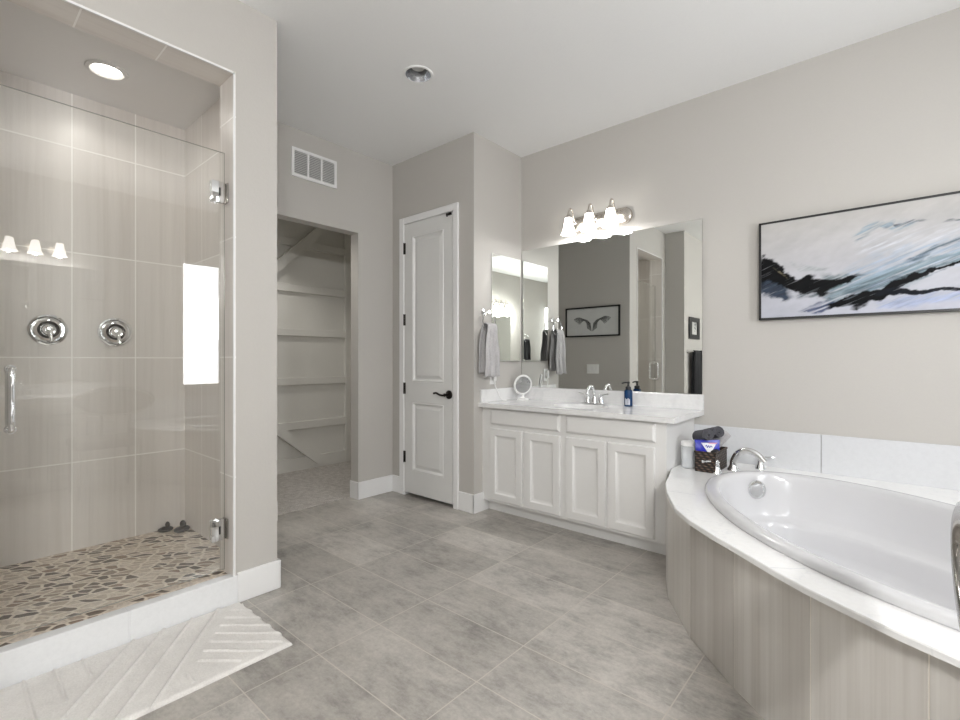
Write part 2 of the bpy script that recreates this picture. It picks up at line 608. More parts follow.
struct('wall_right', boxes((XR, XR + .1, YB, -2.92, 0, ZC), (XR, XR + .1, -2.92, -2.48, 0, 1.1), (XR, XR + .1, -2.92, -2.48, 2.4, ZC), (XR, XR + .1, -2.48, WY0, 0, ZC), (XR, XR + .1, WY1, YV, 0, ZC),
                           (XR, XR + .1, WY0, WY1, 0, WZ0), (XR, XR + .1, WY0, WY1, WZ1, ZC)), 'wall')
w1 = struct('window_1', boxes((XR + .03, XR + .07, WY0, WY0 + .03, WZ0, WZ1), (XR + .03, XR + .07, WY1 - .03, WY1, WZ0, WZ1),
                              (XR + .03, XR + .07, WY0, WY1, WZ0, WZ0 + .03), (XR + .03, XR + .07, WY0, WY1, WZ1 - .03, WZ1)), 'white')
struct('pane', boxes((XR + .045, XR + .055, WY0 + .02, WY1 - .02, WZ0 + .02, WZ1 - .02)), 'pane', w1)
w2 = struct('fill_window', boxes((XR + .03, XR + .07, -2.92, -2.89, 1.1, 2.4), (XR + .03, XR + .07, -2.51, -2.48, 1.1, 2.4),
                              (XR + .03, XR + .07, -2.92, -2.48, 1.1, 1.13), (XR + .03, XR + .07, -2.92, -2.48, 2.37, 2.4)), 'white')  # unseen window, added to fill the room with light
struct('pane', boxes((XR + .045, XR + .055, -2.90, -2.50, 1.12, 2.38)), 'fill_pane', w2)




def base(name, *bs):
    bm = nb()
    for b in bs:
        bx(bm, *b, 0.003, 1)
    struct(name, bm, 'white')


BH = 0.148
base('baseboard_shower', (XS, XS + .015, 0.995, 1.215, 0, BH), (-3.47, XS + .015, 1.20, 1.215, 0, BH))
base('baseboard_closet', (XC, XC + .015, 2.404, YD, 0, BH), (-3.60, XC + .015, 2.404, 2.418, 0, BH),
     (XC, XC + .015, 1.20, 1.70, 0, BH))
base('baseboard_pantry', (XC, -3.372, YD - .015, YD, 0, BH), (-2.646, XW + .015, YD - .015, YD, 0, BH))
base('baseboard_wing', (XW, XW + .015, YD - .015, 2.955, 0, BH))
base('baseboard_left', (-2.20, -2.185, YB, 0.0, 0, BH), (XS, -2.185, 0.0, 0.015, 0, BH))
base('baseboard_back', (-2.185, XR, YB, YB + .015, 0, BH))

# closet board-and-batten pattern on the back wall
XK = -4.90
bat = nb()
for z0, z1 in ((2.42, 2.50), (1.93, 2.01), (1.458, 1.535), (0.93, 1.01), (0.45, 0.535), (0.0, 0.145)):
    bx(bat, XK, XK + .038, 1.29, 3.33, z0, z1, 0.003, 1)
bx(bat, XK, XK + .042, 3.19, 3.33, 0, 2.72, 0.003, 1)


def diag(bm, y0, z0, y1, z1, w, d):
    v = Vector((0, y1 - y0, z1 - z0))
    n = Vector((0, -v.z, v.y)).normalized() * (w / 2)
    a, b = Vector((XK, y0, z0)), Vector((XK, y1, z1))
    q = [a - n, b - n, b + n, a + n]
    rings(bm, [q, [p + Vector((d, 0, 0)) for p in q]])


diag(bat, 1.90, 1.73, 3.0, 2.78, 0.10, 0.075)
diag(bat, 1.90, 0.86, 2.86, 0.08, 0.10, 0.075)
struct('trim_5', bat, 'closetwall', smooth=False)

# pantry door
DX0, DX1, DZ = -3.300, -2.706, 2.402
d1 = struct('door_1', boxes((DX0, DX0 + .10, YD - .015, YD + .02, 0.03, DZ), (DX1 - .10, DX1, YD - .015, YD + .02, 0.03, DZ),
                            (DX0 + .10, DX1 - .10, YD - .015, YD + .02, 2.285, DZ), (DX0 + .10, DX1 - .10, YD - .015, YD + .02, 0.832, 1.008),
                            (DX0 + .10, DX1 - .10, YD - .015, YD + .02, 0.03, 0.228)), 'door')


def raised(bm, x0, x1, z0, z1, steps, yb):
    """nested rectangular rings (inset, y) in the XZ plane, closed at the back by yb"""
    def R(i, y):
        return [Vector((x0 + i, y, z0 + i)), Vector((x1 - i, y, z0 + i)), Vector((x1 - i, y, z1 - i)), Vector((x0 + i, y, z1 - i))]
    rings(bm, [R(0, yb)] + [R(i, y) for i, y in steps], True, True, True)


for z0, z1 in ((0.228, 0.832), (1.008, 2.285)):
    pn = nb()
    f = YD - .015
    raised(pn, DX0 + .10, DX1 - .10, z0, z1, [(0, f), (0.004, f + .002), (0.010, f - .004), (0.018, f + .003), (0.026, f + .013), (0.034, f + .013), (0.058, f + .003), (0.062, f + .003)], YD + .02)
    struct('panel', pn, 'door', d1, angle=20)
cs = nb()
for b in ((-3.372, -3.312, YD - .02, YD, 0, 2.466), (-2.698, -2.646, YD - .02, YD, 0, 2.466), (-3.312, -2.698, YD - .02, YD, 2.408, 2.466)):
    bx(cs, *b, 0.003, 1)
for b in ((-3.335, -3.304, YD - .012, YD + .11, 0, 2.43), (-2.702, -2.683, YD - .012, YD + .11, 0, 2.43), (-3.335, -2.683, YD - .012, YD + .11, 2.407, 2.43)):
    bx(cs, *b)
struct('trim_6', cs, 'white', smooth=False)
for z in (2.19, 1.557, 0.95, 0.343):
    h = nb()
    lathe(h, [(0.007, -0.05), (0.007, 0.05)], Matrix.Translation((DX0 - .002, YD - .022, z)), 12)
    bx(h, DX0 - .006, DX0 + .012, YD - .017, YD - .012, z - .05, z + .05)
    struct('hinge', h, 'bronze', d1)
lv = nb()
lathe(lv, [(0.036, 0), (0.036, 0.006), (0.028, 0.012), (0.012, 0.016), (0.011, 0.05), (0.014, 0.055)],
      Matrix.Translation((-2.745, YD - .015, 0.917)) @ Matrix.Rotation(PI / 2, 4, 'X'), 24)
tube(lv, smooth_path([(-2.745, YD - .062, .917), (-2.775, YD - .066, .913), (-2.81, YD - .066, .918), (-2.845, YD - .066, .930), (-2.875, YD - .066, .925)]), 0.0085)
struct('lever_handle', lv, 'bronze', d1)
st = nb()
bx(st, -2.77, -2.715, YD - .03, YD - .015, 2.378, 2.398, .003)
tube(st, [(-2.74, YD - .03, 2.388), (-2.74, YD - .05, 2.375), (-2.735, YD - .05, 2.36)], 0.006, 8)
struct('latch', st, 'bronze', d1)

# ------------------------------------------------------------------ shower
struct('floor_shower', boxes((-3.50, -2.505, -0.15, 1.09, 0.0, 0.126)), 'pebble')
curb = nb()
bx(curb, -2.505, XS + .012, 0.13, 0.552, 0.0, 0.137, 0.003, 1)
bx(curb, -2.505, XS + .012, 0.556, 0.995, 0.0, 0.137, 0.003, 1)
bx(curb, -2.503, XS + .010, 0.13, 0.995, 0.0, 0.1355)
struct('trim_7', curb, 'curb', smooth=False)

XG = -2.545
sd = thing('shower_door', 'clear frameless glass shower door with chrome hinges and pull handle', 'shower door', (XG, 0.56, 0.145))
gb = boxes((XG - .005, XG + .005, 0.155, 0.970, 0.150, 2.238))
gp = obj('glass_panel', gb, ['glass', 'glassedge'], sd, world=True, smooth=False)
for p in gp.data.polygons:
    if abs(p.normal.x) < 0.5:
        p.material_index = 1
for z in (2.035, 0.355):
    h = nb()
    bx(h, XG + .005, XG + .017, 0.905, 0.962, z - .052, z + .052, .003)
    bx(h, XG - .017, XG - .005, 0.905, 0.962, z - .052, z + .052, .003)
    hp = obj('hinge', h, 'chrome', sd, world=True)
    k = boxes((XG + .0172, XG + .0182, 0.938, 0.946, z - .02, z + .02))
    obj('slot', k, 'black', hp, world=True)
    h = nb()
    bx(h, XG - .028, XG + .028, 0.972, 0.979, z - .05, z + .05, .002)
    lathe(h, [(0.011, -0.05), (0.011, 0.05)], Matrix.Translation((XG, 0.966, z)), 14)
    obj('wall_plate', h, 'gunmetal', hp, world=True)
hd = nb()
for sx in (1, -1):
    px = XG + sx * .055
    tube(hd, smooth_path([(XG + sx * .006, .2, 1.165), (px - sx * .02, .2, 1.165), (px, .2, 1.145), (px, .2, 1.05), (px, .2, .955), (px - sx * .02, .2, .935), (XG + sx * .006, .2, .935)], 8), 0.0105, 12)
    for z in (1.165, .935):
        lathe(hd, [(0.017, 0), (0.017, .006), (0.012, .01)], Matrix.Translation((XG + sx * .005, .2, z)) @ Matrix.Rotation(sx * PI / 2, 4, 'Y'), 16)
obj('handle', hd, 'chrome', sd, world=True)


def valve(y, label):
    t = thing('shower_valve', label, 'valve', (-3.5, y, 1.365), 0, 'shower valves')
    RX = Matrix.Rotation(PI / 2, 4, 'Y')
    b = nb()
    lathe(b, [(0.083, 0), (0.086, 0.004), (0.083, 0.010), (0.074, 0.013), (0.068, 0.009), (0.060, 0.010), (0.052, 0.018), (0.044, 0.021), (0.036, .016), (0.032, .016)], RX, 40)
    obj('escutcheon', b, 'chrome', t)
    b = nb()
    lathe(b, [(0.030, 0.014), (0.031, 0.035), (0.027, 0.050), (0.018, 0.060), (0.016, .072), (0.001, 0.076)], RX, 28)
    obj('hub', b, 'chrome', t)
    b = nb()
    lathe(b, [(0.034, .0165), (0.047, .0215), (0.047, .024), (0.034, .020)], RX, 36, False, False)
    obj('recess_shade_ring', b, 'bronze', t)  # dark ring paints in the shade of the recess around the hub
    b = nb()
    tube(b, smooth_path([(0.06, 0, 0), (0.072, 0, -0.02), (0.075, 0.004, -0.045), (0.078, 0.008, -0.068)]), [0.010] * 8 + [0.0085] * 5 + [0.009] * 5 + [0.007], 12)
    obj('lever', b, 'chrome', t)


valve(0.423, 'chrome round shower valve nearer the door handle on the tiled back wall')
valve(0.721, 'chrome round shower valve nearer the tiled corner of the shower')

sc = thing('recessed_light', 'lit round recessed light in the shower ceiling', 'ceiling light', (-3.08, 0.60, 2.70), 0, 'recessed ceiling lights')
b = nb()
lathe(b, [(0.060, -0.001), (0.064, -0.004), (0.072, -0.010), (0.088, -0.006), (0.092, 0.0)], Matrix(), 40, False, False)
obj('trim_ring', b, 'ceiling', sc)
b = nb()
lathe(b, [(0.0, -0.004), (0.045, -0.0045), (0.062, -0.003)], Matrix(), 40, False, False)
obj('lens', b, 'canlens', sc)
d = bpy.data.lights.new('downlight_beam', 'SPOT')
d.energy, d.spot_size, d.spot_blend, d.shadow_soft_size, d.color = 4.5, math.radians(165), 0.6, 0.06, (1.0, 0.96, 0.91)
lo = bpy.data.objects.new('downlight_beam', d)
COL.objects.link(lo)
lo.parent = sc
lo.location = (0, 0, -0.03)

mc = thing('recessed_light', 'unlit round recessed light in the main white ceiling', 'ceiling light', (-2.25, 2.0, ZC), 0, 'recessed ceiling lights')
b = nb()
lathe(b, [(0.078, 0.0), (0.080, -0.006), (0.090, -0.006), (0.094, 0.0)], Matrix(), 40, False, False)
obj('trim_ring', b, 'ceiling', mc)
b = nb()
lathe(b, [(0.078, -0.004), (0.066, 0.05), (0.056, 0.075), (0.054, 0.11), (0.0, 0.11)], Matrix(), 40, False, False)
obj('reflector', b, 'can_in', mc)
b = nb()
lathe(b, [(0.0, 0.030), (0.025, 0.032), (0.042, 0.042), (0.050, 0.06), (0.050, 0.075)], Matrix(), 32, False, True)
obj('lens', b, 'lens_off', mc)

# dark pebble-like ornaments in the shower corner
for i, (x, y, s, lab) in enumerate(((-3.452, 0.968, 1.0, 'small dark stone ornament at shower corner, the one nearer the back wall'),
                                    (-3.375, 1.035, 1.15, 'small dark stone ornament at shower corner, the one nearer the glass'))):
    t = thing('stone_ornament', lab, 'ornament', (x, y, 0.126), 0.5 * i, 'ornaments in shower corner')
    b = nb()
    sph(b, (0, 0, .014 * s), .034 * s, (1.0, 1.25, .42))
    obj('body', b, 'stone', t)
    b = nb()
    sph(b, (-.004, .012, .038 * s), .016 * s, (1.1, .8, 1.25), 14)
    sph(b, (.006, -.012, .026 * s), .012 * s, (1, 1.3, .7), 12)
    obj('head', b, 'stone', t)

# ------------------------------------------------------------------ wall vent
vt = thing('air_vent', 'white louvred air vent high above the closet opening', 'vent', (XC, 2.006, 2.725))
y0, y1, z0, z1 = 1.811, 2.201, 2.614, 2.836
b = nb()
for q in ((XC, XC + .012, y0, y1, z0, z0 + .022), (XC, XC + .012, y0, y1, z1 - .022, z1), (XC, XC + .012, y0, y0 + .022, z0 + .022, z1 - .022), (XC, XC + .012, y1 - .022, y1, z0 + .022, z1 - .022),
          (XC, XC + .012, y0 + .130, y0 + .144, z0 + .022, z1 - .022), (XC, XC + .012, y0 + .246, y0 + .260, z0 + .022, z1 - .022)):
    bx(b, *q)
obj('frame', b, 'white', vt, world=True, smooth=False)
b = boxes((XC + .0005, XC + .002, y0 + .01, y1 - .01, z0 + .01, z1 - .01))
obj('backing', b, 'vent_back', vt, world=True)
for i in range(13):
    z = z0 + .026 + i * .0135
    b = nb()
    q = [Vector((XC + .002, y0 + .02, z + .007)), Vector((XC + .010, y0 + .02, z - .003)), Vector((XC + .010, y0 + .02, z - .0005)), Vector((XC + .002, y0 + .02, z + .0095))]
    rings(b, [q, [p + Vector((0, y1 - y0 - .04, 0)) for p in q]])
    obj('slat', b, 'vent_shade', vt, world=True, smooth=False)

# ------------------------------------------------------------------ vanity builder (local: front at y=0 facing -y, x to the right)


def vanity(name, label, loc, rz, W, D, H, drawers, doors):
    t = thing(name, label, 'bathroom cabinet', loc, rz, 'bathroom vanities')
    b = nb()
    D -= .003
    for q in ((0, W, 0, .018, .09, H), (0, .018, .018, D, .09, H), (W - .018, W, .018, D, .09, H), (.018, W - .018, .018, D, .09, .108), (.018, W - .018, D - .012, D, .108, H)):
        bx(b, *q)
    obj('carcass', b, 'cab', t, smooth=False)
    obj('toe_kick', boxes((0, W, .07, D, 0, .09)), 'cab', t, smooth=False)
    for x0, x1, z0, z1 in drawers:
        b = nb()
        raised(b, x0, x1, z0, z1, [(0, -.010), (0.006, -.016), (0.014, -.020), (0.016, -.020)], 0)
        obj('drawer_front', b, 'cab', t, angle=20)
    for x0, x1, z0, z1 in doors:
        b = nb()
        raised(b, x0, x1, z0, z1, [(0, -.014), (0.004, -.020), (0.050, -.020), (0.054, -.0185), (0.060, -.012), (0.070, -.007), (0.078, -.005), (0.080, -.005)], 0)
        obj('door', b, 'cab', t, angle=20)
    return t


X0 = XW
rel = lambda *v: (v[0] - X0, v[1] - X0, v[2], v[3])
vanity('vanity_cabinet', 'white four-door vanity cabinet under the large mirror', (X0, 2.895, 0), 0, -1.035 - X0, YV - 2.895, .828,
       [rel(-2.395, -1.772, .698, .812), rel(-1.717, -1.100, .698, .812)],
       [rel(-2.400, -2.092, .112, .668), rel(-2.068, -1.768, .112, .668), rel(-1.717, -1.422, .112, .668), rel(-1.406, -1.103, .112, .668)])
ct = thing('vanity_countertop', 'white quartz countertop with backsplash on the four-door vanity', 'countertop', (-1.73, 3.13, .828))
b = nb()
hole_plate(b, XW + .002, -0.972, 2.845, YV - .001, .829, .863, [(-1.74, 3.11, .21, .15)])
obj('slab', b, 'quartz', ct, world=True, smooth=False)
b = nb()
bx(b, XW + .002, -0.972, YV - .02, YV - .001, .863, .966, .002, 1)
obj('backsplash', b, 'quartz', ct, world=True, smooth=False)
b = nb()
bx(b, XW + .001, XW + .02, 2.86, YV - .02, .863, .966, .002, 1)
obj('side_splash', b, 'quartz', ct, world=True, smooth=False)
b = nb()
E2 = lambda a, bb, z, n=40: [Vector((-1.74 + a * math.cos(2 * PI * i / n), 3.11 + bb * math.sin(2 * PI * i / n), z)) for i in range(n)]
rings(b, [E2(.214, .154, .832), E2(.208, .148, .828), E2(.19, .13, .76), E2(.13, .085, .715), E2(.03, .02, .71)], True, False, True)
obj('sink_basin', b, 'porcelain', ct, world=True, recalc=False)


def faucet(loc, rz, label):
    t = thing('sink_faucet', label, 'faucet', loc, rz, 'sink faucets')
    b = nb()
    bx(b, -.08, .08, -.026, .026, 0, .012, .005)
    obj('base_plate', b, 'chrome', t)
    b = nb()
    lathe(b, [(.024, .01), (.020, .03), (.015, .05), (.014, .06)], Matrix(), 20)
    tube(b, smooth_path([(0, 0, .05), (0, -.004, .10), (0, -.035, .135), (0, -.075, .135), (0, -.105, .105), (0, -.11, .085)]), [.0105] * 20 + [.009] * 11, 14)
    obj('spout', b, 'chrome', t)
    for s in (-1, 1):
        b = nb()
        lathe(b, [(.024, .01), (.020, .025), (.014, .045), (.013, .058), (.016, .066), (.010, .076)], Matrix.Translation((s * .055, 0, 0)), 20)
        tube(b, smooth_path([(s * .055, 0, .068), (s * .085, -.004, .076), (s * .125, -.008, .082)]), [.007] * 5 + [.0055] * 7 + [.006], 10)
        obj('lever_handle', b, 'chrome', t)
    return t


faucet((-1.735, 3.325, .863), 0, 'chrome two-handle faucet on the counter under the large mirror')


def soap(loc, label, mat='bluebottle'):
    t = thing('soap_bottle', label, 'soap bottle', loc, 0, 'soap pump bottles')
    b = nb()
    lathe(b, [(.026, 0), (.029, .004), (.029, .105), (.026, .118), (.014, .124)], Matrix(), 28)
    bt = obj('bottle', b, mat, t)
    for k in range(4):
        b = nb()
        a0 = -2.0 + k * .34
        rings(b, [[Vector((.0293 * math.cos(a), .0293 * math.sin(a), z)) for a in (a0, a0 + .1, a0 + .2)] for z in (.012, .06 - .006 * (k % 2))], False, False, False)
        obj('label_mark', b, 'whitepack', bt, recalc=False)
    b = nb()
    lathe(b, [(.020, .122), (.020, .142), (.008, .146), (.007, .165), (.011, .167), (.011, .176), (.004, .18)], Matrix(), 20)
    tube(b, smooth_path([(0, 0, .172), (-.02, -.01, .173), (-.042, -.02, .166)]), .005, 8)
    obj('pump', b, 'black', t)


soap((-1.468, 3.335, .863), 'blue pump soap bottle with black pump beside the mirror faucet')

# large mirror, small wing mirror
b = nb()
bx(b, -2.482, -0.982, YV - .007, YV - .001, .968, 2.155, .0015, 1)
tag(obj('wall_mirror', b, 'mirror', None, smooth=False), 'large frameless wall mirror above the four-door vanity counter', 'mirror', 'wall mirrors')
b = nb()
bx(b, XW + .001, XW + .012, 3.001, 3.392, 1.192, 2.075, .0015, 1)
tag(obj('wall_mirror', b, 'mirror', None, smooth=False), 'small tall frameless mirror on the side wall by the towel ring', 'mirror', 'wall mirrors')


def vanity_light(loc, rz, n, sp, label, watts=0.0):
    """local: wall at y=0, light sticks out to -y"""
    t = thing('vanity_light', label, 'wall light', loc, rz, 'vanity light bars')
    hw = sp * (n - 1) / 2 + .12
    b = nb()
    def oval(h, w, y, m=12):
        pts = []
        for i in range(m + 1):
            a = -PI / 2 + PI * i / m
            pts.append(Vector((w - h + h * math.cos(a), y, h * math.sin(a))))
        for i in range(m + 1):
            a = PI / 2 + PI * i / m
            pts.append(Vector((-(w - h) + h * math.cos(a), y, h * math.sin(a))))
        return pts
    rings(b, [oval(.062, hw, -.001), oval(.062, hw, -.016), oval(.055, hw - .007, -.026), oval(.045, hw - .017, -.030)])
    obj('back_plate', b, 'nickel', t)
    for i in range(n):
        x = (i - (n - 1) / 2) * sp
        b = nb()
        tube(b, smooth_path([(x, -.028, .02), (x, -.05, .05), (x, -.075, .105), (x, -.105, .115), (x, -.125, .09), (x, -.128, .06)]), .006, 10)
        lathe(b, [(.018, -.0), (.018, .006), (.010, .012)], Matrix.Translation((x, -.028, .02)) @ Matrix.Rotation(PI / 2, 4, 'X'), 14)
        lathe(b, [(.026, .026), (.024, .046), (.012, .058), (.008, .064)], Matrix.Translation((x, -.128, 0)), 18)
        obj('arm', b, 'nickel', t)
        b = nb()
        pr = [(.026, .035), (.030, .02), (.037, -.02), (.045, -.06), (.054, -.083), (.060, -.092)]
        lathe(b, pr + [(r - .003, z) for r, z in reversed(pr)], Matrix.Translation((x, -.128, 0)), 28, False, False)
        sd_ = obj('lamp_shade', b, 'shade', t)
        b = nb()
        sph(b, (x, -.128, -.04), .026, (1, 1, 1.2), 16)
        obj('bulb', b, 'shade', sd_)
        if watts:
            d = bpy.data.lights.new('bulb_light', 'POINT')
            d.energy = watts
            d.shadow_soft_size = 0.02 if watts < 20 else 0.06
            d.color = (1.0, 0.99, 0.975)
            lo = bpy.data.objects.new('bulb_light', d)
            COL.objects.link(lo)
            lo.parent = t
            lo.location = (x, -.128, -.085 if watts < 20 else -.15)
    return t


vanity_light((-1.765, YV, 2.28), 0, 3, .175, 'brushed nickel vanity light with three lit glass shades above mirror', 6.0)

# ------------------------------------------------------------------ towel ring, towel, outlet, makeup mirror
tr = thing('towel_ring', 'chrome towel ring on the side wall next to small mirror', 'towel ring', (XW, 2.905, 1.58), 0, 'towel rings')
b = nb()
lathe(b, [(.026, 0), (.026, .008), (.012, .014), (.010, .055), (.013, .065)], Matrix.Rotation(PI / 2, 4, 'Y'), 20)
obj('wall_mount', b, 'chrome', tr)
b = nb()
tube(b, [(.058, .075 * math.sin(2 * PI * i / 36), -.075 + .075 * math.cos(2 * PI * i / 36)) for i in range(36)], .005, 8, True)
obj('ring', b, 'chrome', tr)


def towel(loc, width, front, back, gap, mat, seed, flare=.25, n=18):
    """Hangs over a horizontal bar along local y at the origin; the wall lies at -x."""
    rnd = random.Random(seed)
    ph = [rnd.uniform(0, 6.28) for _ in range(4)]
    path = []
    m = 22
    for i in range(m):
        path.append((gap, -front * (1 - i / m), 1))
    for i in range(9):
        a = PI * i / 8
        path.append((gap * math.cos(a), gap * 0.9 * math.sin(a), 0))
    for i in range(1, m + 1):
        path.append((-gap, -back * i / m, -1))
    bm = nb()
    vv = []
    for (x, z, s) in path:
        row = []
        k = min(1, -z / max(front, .01)) if z < 0 else 0
        for j in range(n + 1):
            u = j / n - .5
            w = width * (1 - flare + flare * min(1, k * 2.2))
            f = .010 * math.sin(u * 15 + ph[0]) + .006 * math.sin(u * 28 + ph[1] + k * 2)
            row.append(bm.verts.new((x + s * f * (.4 + k), u * w + .004 * math.sin(k * 9 + ph[2]), z + .004 * math.sin(u * 9 + ph[3]) * k)))
        vv.append(row)
    for a, b2 in zip(vv, vv[1:]):
        for j in range(n):
            bm.faces.new((a[j], a[j + 1], b2[j + 1], b2[j]))
    return bm


def add_solid(o, th):
    md = o.modifiers.new('thick', 'SOLIDIFY')
    md.thickness = th
    md.offset = 0
    return o


tw = obj('hand_towel', towel(None, .17, .395, .365, .030, None, 3, .35), 'greyterry')
tw.location = (XW + .062, 2.905, 1.462)
add_solid(tw, .009)
tag(tw, 'grey hand towel hanging in the ring beside the small mirror', 'towel', 'hand towels')
ol = thing('wall_outlet', 'white wall outlet plate with plug under the grey towel', 'outlet', (XW, 3.02, 1.06))
b = nb()
bx(b, 0, .006, -.036, .036, -.058, .058, .002)
obj('cover_plate', b, 'plastic', ol)
b = nb()
bx(b, .006, .034, -.016, .016, -.03, .042, .006)
obj('plug', b, 'plastic', ol)
b = nb()
tube(b, smooth_path([(.022, 0, -.03), (.024, .002, -.06), (.028, .012, -.09), (.034, .03, -.125), (.04, .045, -.160), (.048, .075, -.188), (.05, .12, -.192)]), .0045, 8)
obj('cord', b, 'plastic', ol)

mm = thing('makeup_mirror', 'small round makeup mirror on a stand at counter corner', 'mirror', (-2.372, 3.28, .863), math.radians(62))
b = nb()
lathe(b, [(.048, 0), (.050, .004), (.046, .012), (.014, .018), (.010, .026), (.010, .045), (.014, .055)], Matrix(), 28)
obj('stand', b, 'plastic', mm)
TL = Matrix.Translation((0, 0, .128)) @ Matrix.Rotation(math.radians(7), 4, 'X')
b = nb()
tube(b, [TL @ Vector((.077 * math.cos(2 * PI * i / 48), 0, .077 * math.sin(2 * PI * i / 48))) for i in range(48)], .0085, 10, True)
obj('rim', b, 'plastic', mm)
b = nb()
lathe(b, [(.0, .004), (.074, .004), (.074, -.004), (.0, -.004)], TL @ Matrix.Rotation(PI / 2, 4, 'X'), 40)
obj('mirror_glass', b, 'smoky', mm)

# ------------------------------------------------------------------ tub surround
SK = [(-1.030, 3.0), (-0.985, 2.86), (-0.955, 2.66), (-0.870, 2.45), (-0.670, 2.155), (-0.445, 1.925), (-0.190, 1.705), (0.060, 1.565), (0.330, 1.43), (0.60, 1.335)]
DK = [(-1.030, 2.96), (-1.004, 2.865), (-0.935, 2.60), (-0.865, 2.42), (-0.745, 2.185), (-0.645, 2.056), (-0.512, 1.930), (-0.430, 1.862), (-0.301, 1.748), (-0.201, 1.668),
      (-0.091, 1.598), (0.008, 1.538), (0.107, 1.490), (0.22, 1.44), (0.35, 1.392), (0.48, 1.345), (0.60, 1.300)]
ts = thing('tub_surround', 'tiled tub surround with white deck and curved greige tile skirt', 'tub surround', (-0.2, 2.4, 0))
TC, TH, TA_, TB_ = Vector((0.010, 2.372, 0)), math.radians(-47), .955, .548


def ell(d, z, n=96, sx=0.0, k=1.0):
    out = []
    for i in range(n):
        a = 2 * PI * i / n
        u, v = (TA_ - d) * math.cos(a) * k + sx, (TB_ - d) * math.sin(a) * k
        out.append(Vector((TC.x + u * math.cos(TH) - v * math.sin(TH), TC.y + u * math.sin(TH) + v * math.cos(TH), z)))
    return out


# deck slab with the tub's cut-out: outer polygon resampled by angle around the tub centre
outer_poly = [Vector((x, y)) for x, y in DK] + [Vector((XR - .001, 1.300)), Vector((XR - .001, YV - .001)), Vector((-1.030, YV - .001))]


def ray_hit(a):
    d = Vector((math.cos(a), math.sin(a)))
    best = None
    c = Vector((TC.x, TC.y))
    for i in range(len(outer_poly)):
        p, q = outer_poly[i] - c, outer_poly[(i + 1) % len(outer_poly)] - c
        e = q - p
        den = d.x * e.y - d.y * e.x
        if abs(den) < 1e-9:
            continue
        t = (p.x * e.y - p.y * e.x) / den
        s = (p.x * d.y - p.y * d.x) / den
        if t > 0 and -1e-6 <= s <= 1 + 1e-6 and (best is None or t < best):
            best = t
    return c + d * best


angs = sorted({round(math.atan2(p.y - TC.y, p.x - TC.x), 5) for p in outer_poly} | {round(-PI + 2 * PI * i / 96, 5) for i in range(96)})


def ell_at(a, d=.03):
    dx, dy = math.cos(a), math.sin(a)
    u = dx * math.cos(TH) + dy * math.sin(TH)
    v = -dx * math.sin(TH) + dy * math.cos(TH)
    r = 1 / math.sqrt((u / (TA_ - d)) ** 2 + (v / (TB_ - d)) ** 2)
    return TC.x + dx * r, TC.y + dy * r


b = nb()
oo = [ray_hit(a) for a in angs]
ii = []
for a, o_ in zip(angs, oo):
    x, y = ell_at(a)
    ii.append((x, y))
rr = [[Vector((*q, .520)) for q in ii], [Vector((*q, .520)) for q in oo], [Vector((*q, .536)) for q in oo],
      [Vector((TC.x + (q[0] - TC.x) * .997, TC.y + (q[1] - TC.y) * .997, .540)) for q in oo], [Vector((*q, .540)) for q in ii]]
rr.append(rr[0])
rings(b, rr, True, False, False)
bmesh.ops.remove_doubles(b, verts=b.verts[:], dist=1e-5)
obj('deck_top', b, 'deck', ts, world=True, angle=25)
# joints in the deck (thin grey lines just proud of the slab)
for (xa, ya), (xb, yb) in (((-.300, 1.752), (-.215, 1.815)), ((-.872, 2.44), (-.74, 2.46)), ((.30, 1.415), (.36, 1.50))):
    b = nb()
    v = Vector((xb - xa, yb - ya, 0)).normalized()
    nn = Vector((-v.y, v.x, 0)) * .0015
    q = [Vector((xa, ya, .5395)) - nn, Vector((xb, yb, .5395)) - nn, Vector((xb, yb, .5395)) + nn, Vector((xa, ya, .5395)) + nn]
    rings(b, [q, [p + Vector((0, 0, .0009)) for p in q]])
    obj('deck_joint', b, 'splash', ts, world=True, smooth=False)
for (xa, ya), (xb, yb) in zip(SK, SK[1:]):
    v = Vector((xb - xa, yb - ya, 0)).normalized()
    nrm = Vector((v.y, -v.x, 0))
    if nrm.dot(Vector((TC.x - xa, TC.y - ya, 0))) > 0:
        nrm = -nrm
    a = Vector((xa, ya, 0)) + v * .0022
    c = Vector((xb, yb, 0)) - v * .0022
    b = nb()
    q = [a, c, c - nrm * .012, a - nrm * .012]
    rings(b, [[p + Vector((0, 0, .001)) for p in q], [p + Vector((0, 0, .520)) for p in q]])
    obj('skirt_tile', b, 'skirt', ts, world=True, smooth=False)
b = nb()
core = [Vector((x, y, 0)) for x, y in SK]
inn = []
for p in core:
    d = (Vector((TC.x, TC.y, 0)) - p)
    inn.append(p + d.normalized() * .0022)
inn2 = [p + (Vector((TC.x, TC.y, 0)) - p).normalized() * .05 for p in core]
rings(b, [[p + Vector((0, 0, z)) for p in inn] for z in (0.001, .519)], False, False, False)
obj('grout_backing', b, 'grout', ts, world=True, smooth=False, recalc=False)
# tile splash strips on the walls
for j, (xa, xb) in enumerate(((-1.033, -.329), (-.326, .275), (.278, XR - .012))):
    b = nb()
    bx(b, xa, xb, YV - .012, YV - .0005, .540, .765, .0015, 1)
    obj('splash_tile', b, 'splash', ts, world=True, smooth=False)
for j, (ya, yb) in enumerate(((1.30, 1.90), (1.903, 2.50), (2.503, YV - .012))):
    b = nb()
    bx(b, XR - .012, XR - .0005, ya, yb, .540, .765, .0015, 1)
    obj('splash_tile', b, 'splash', ts, world=True, smooth=False)

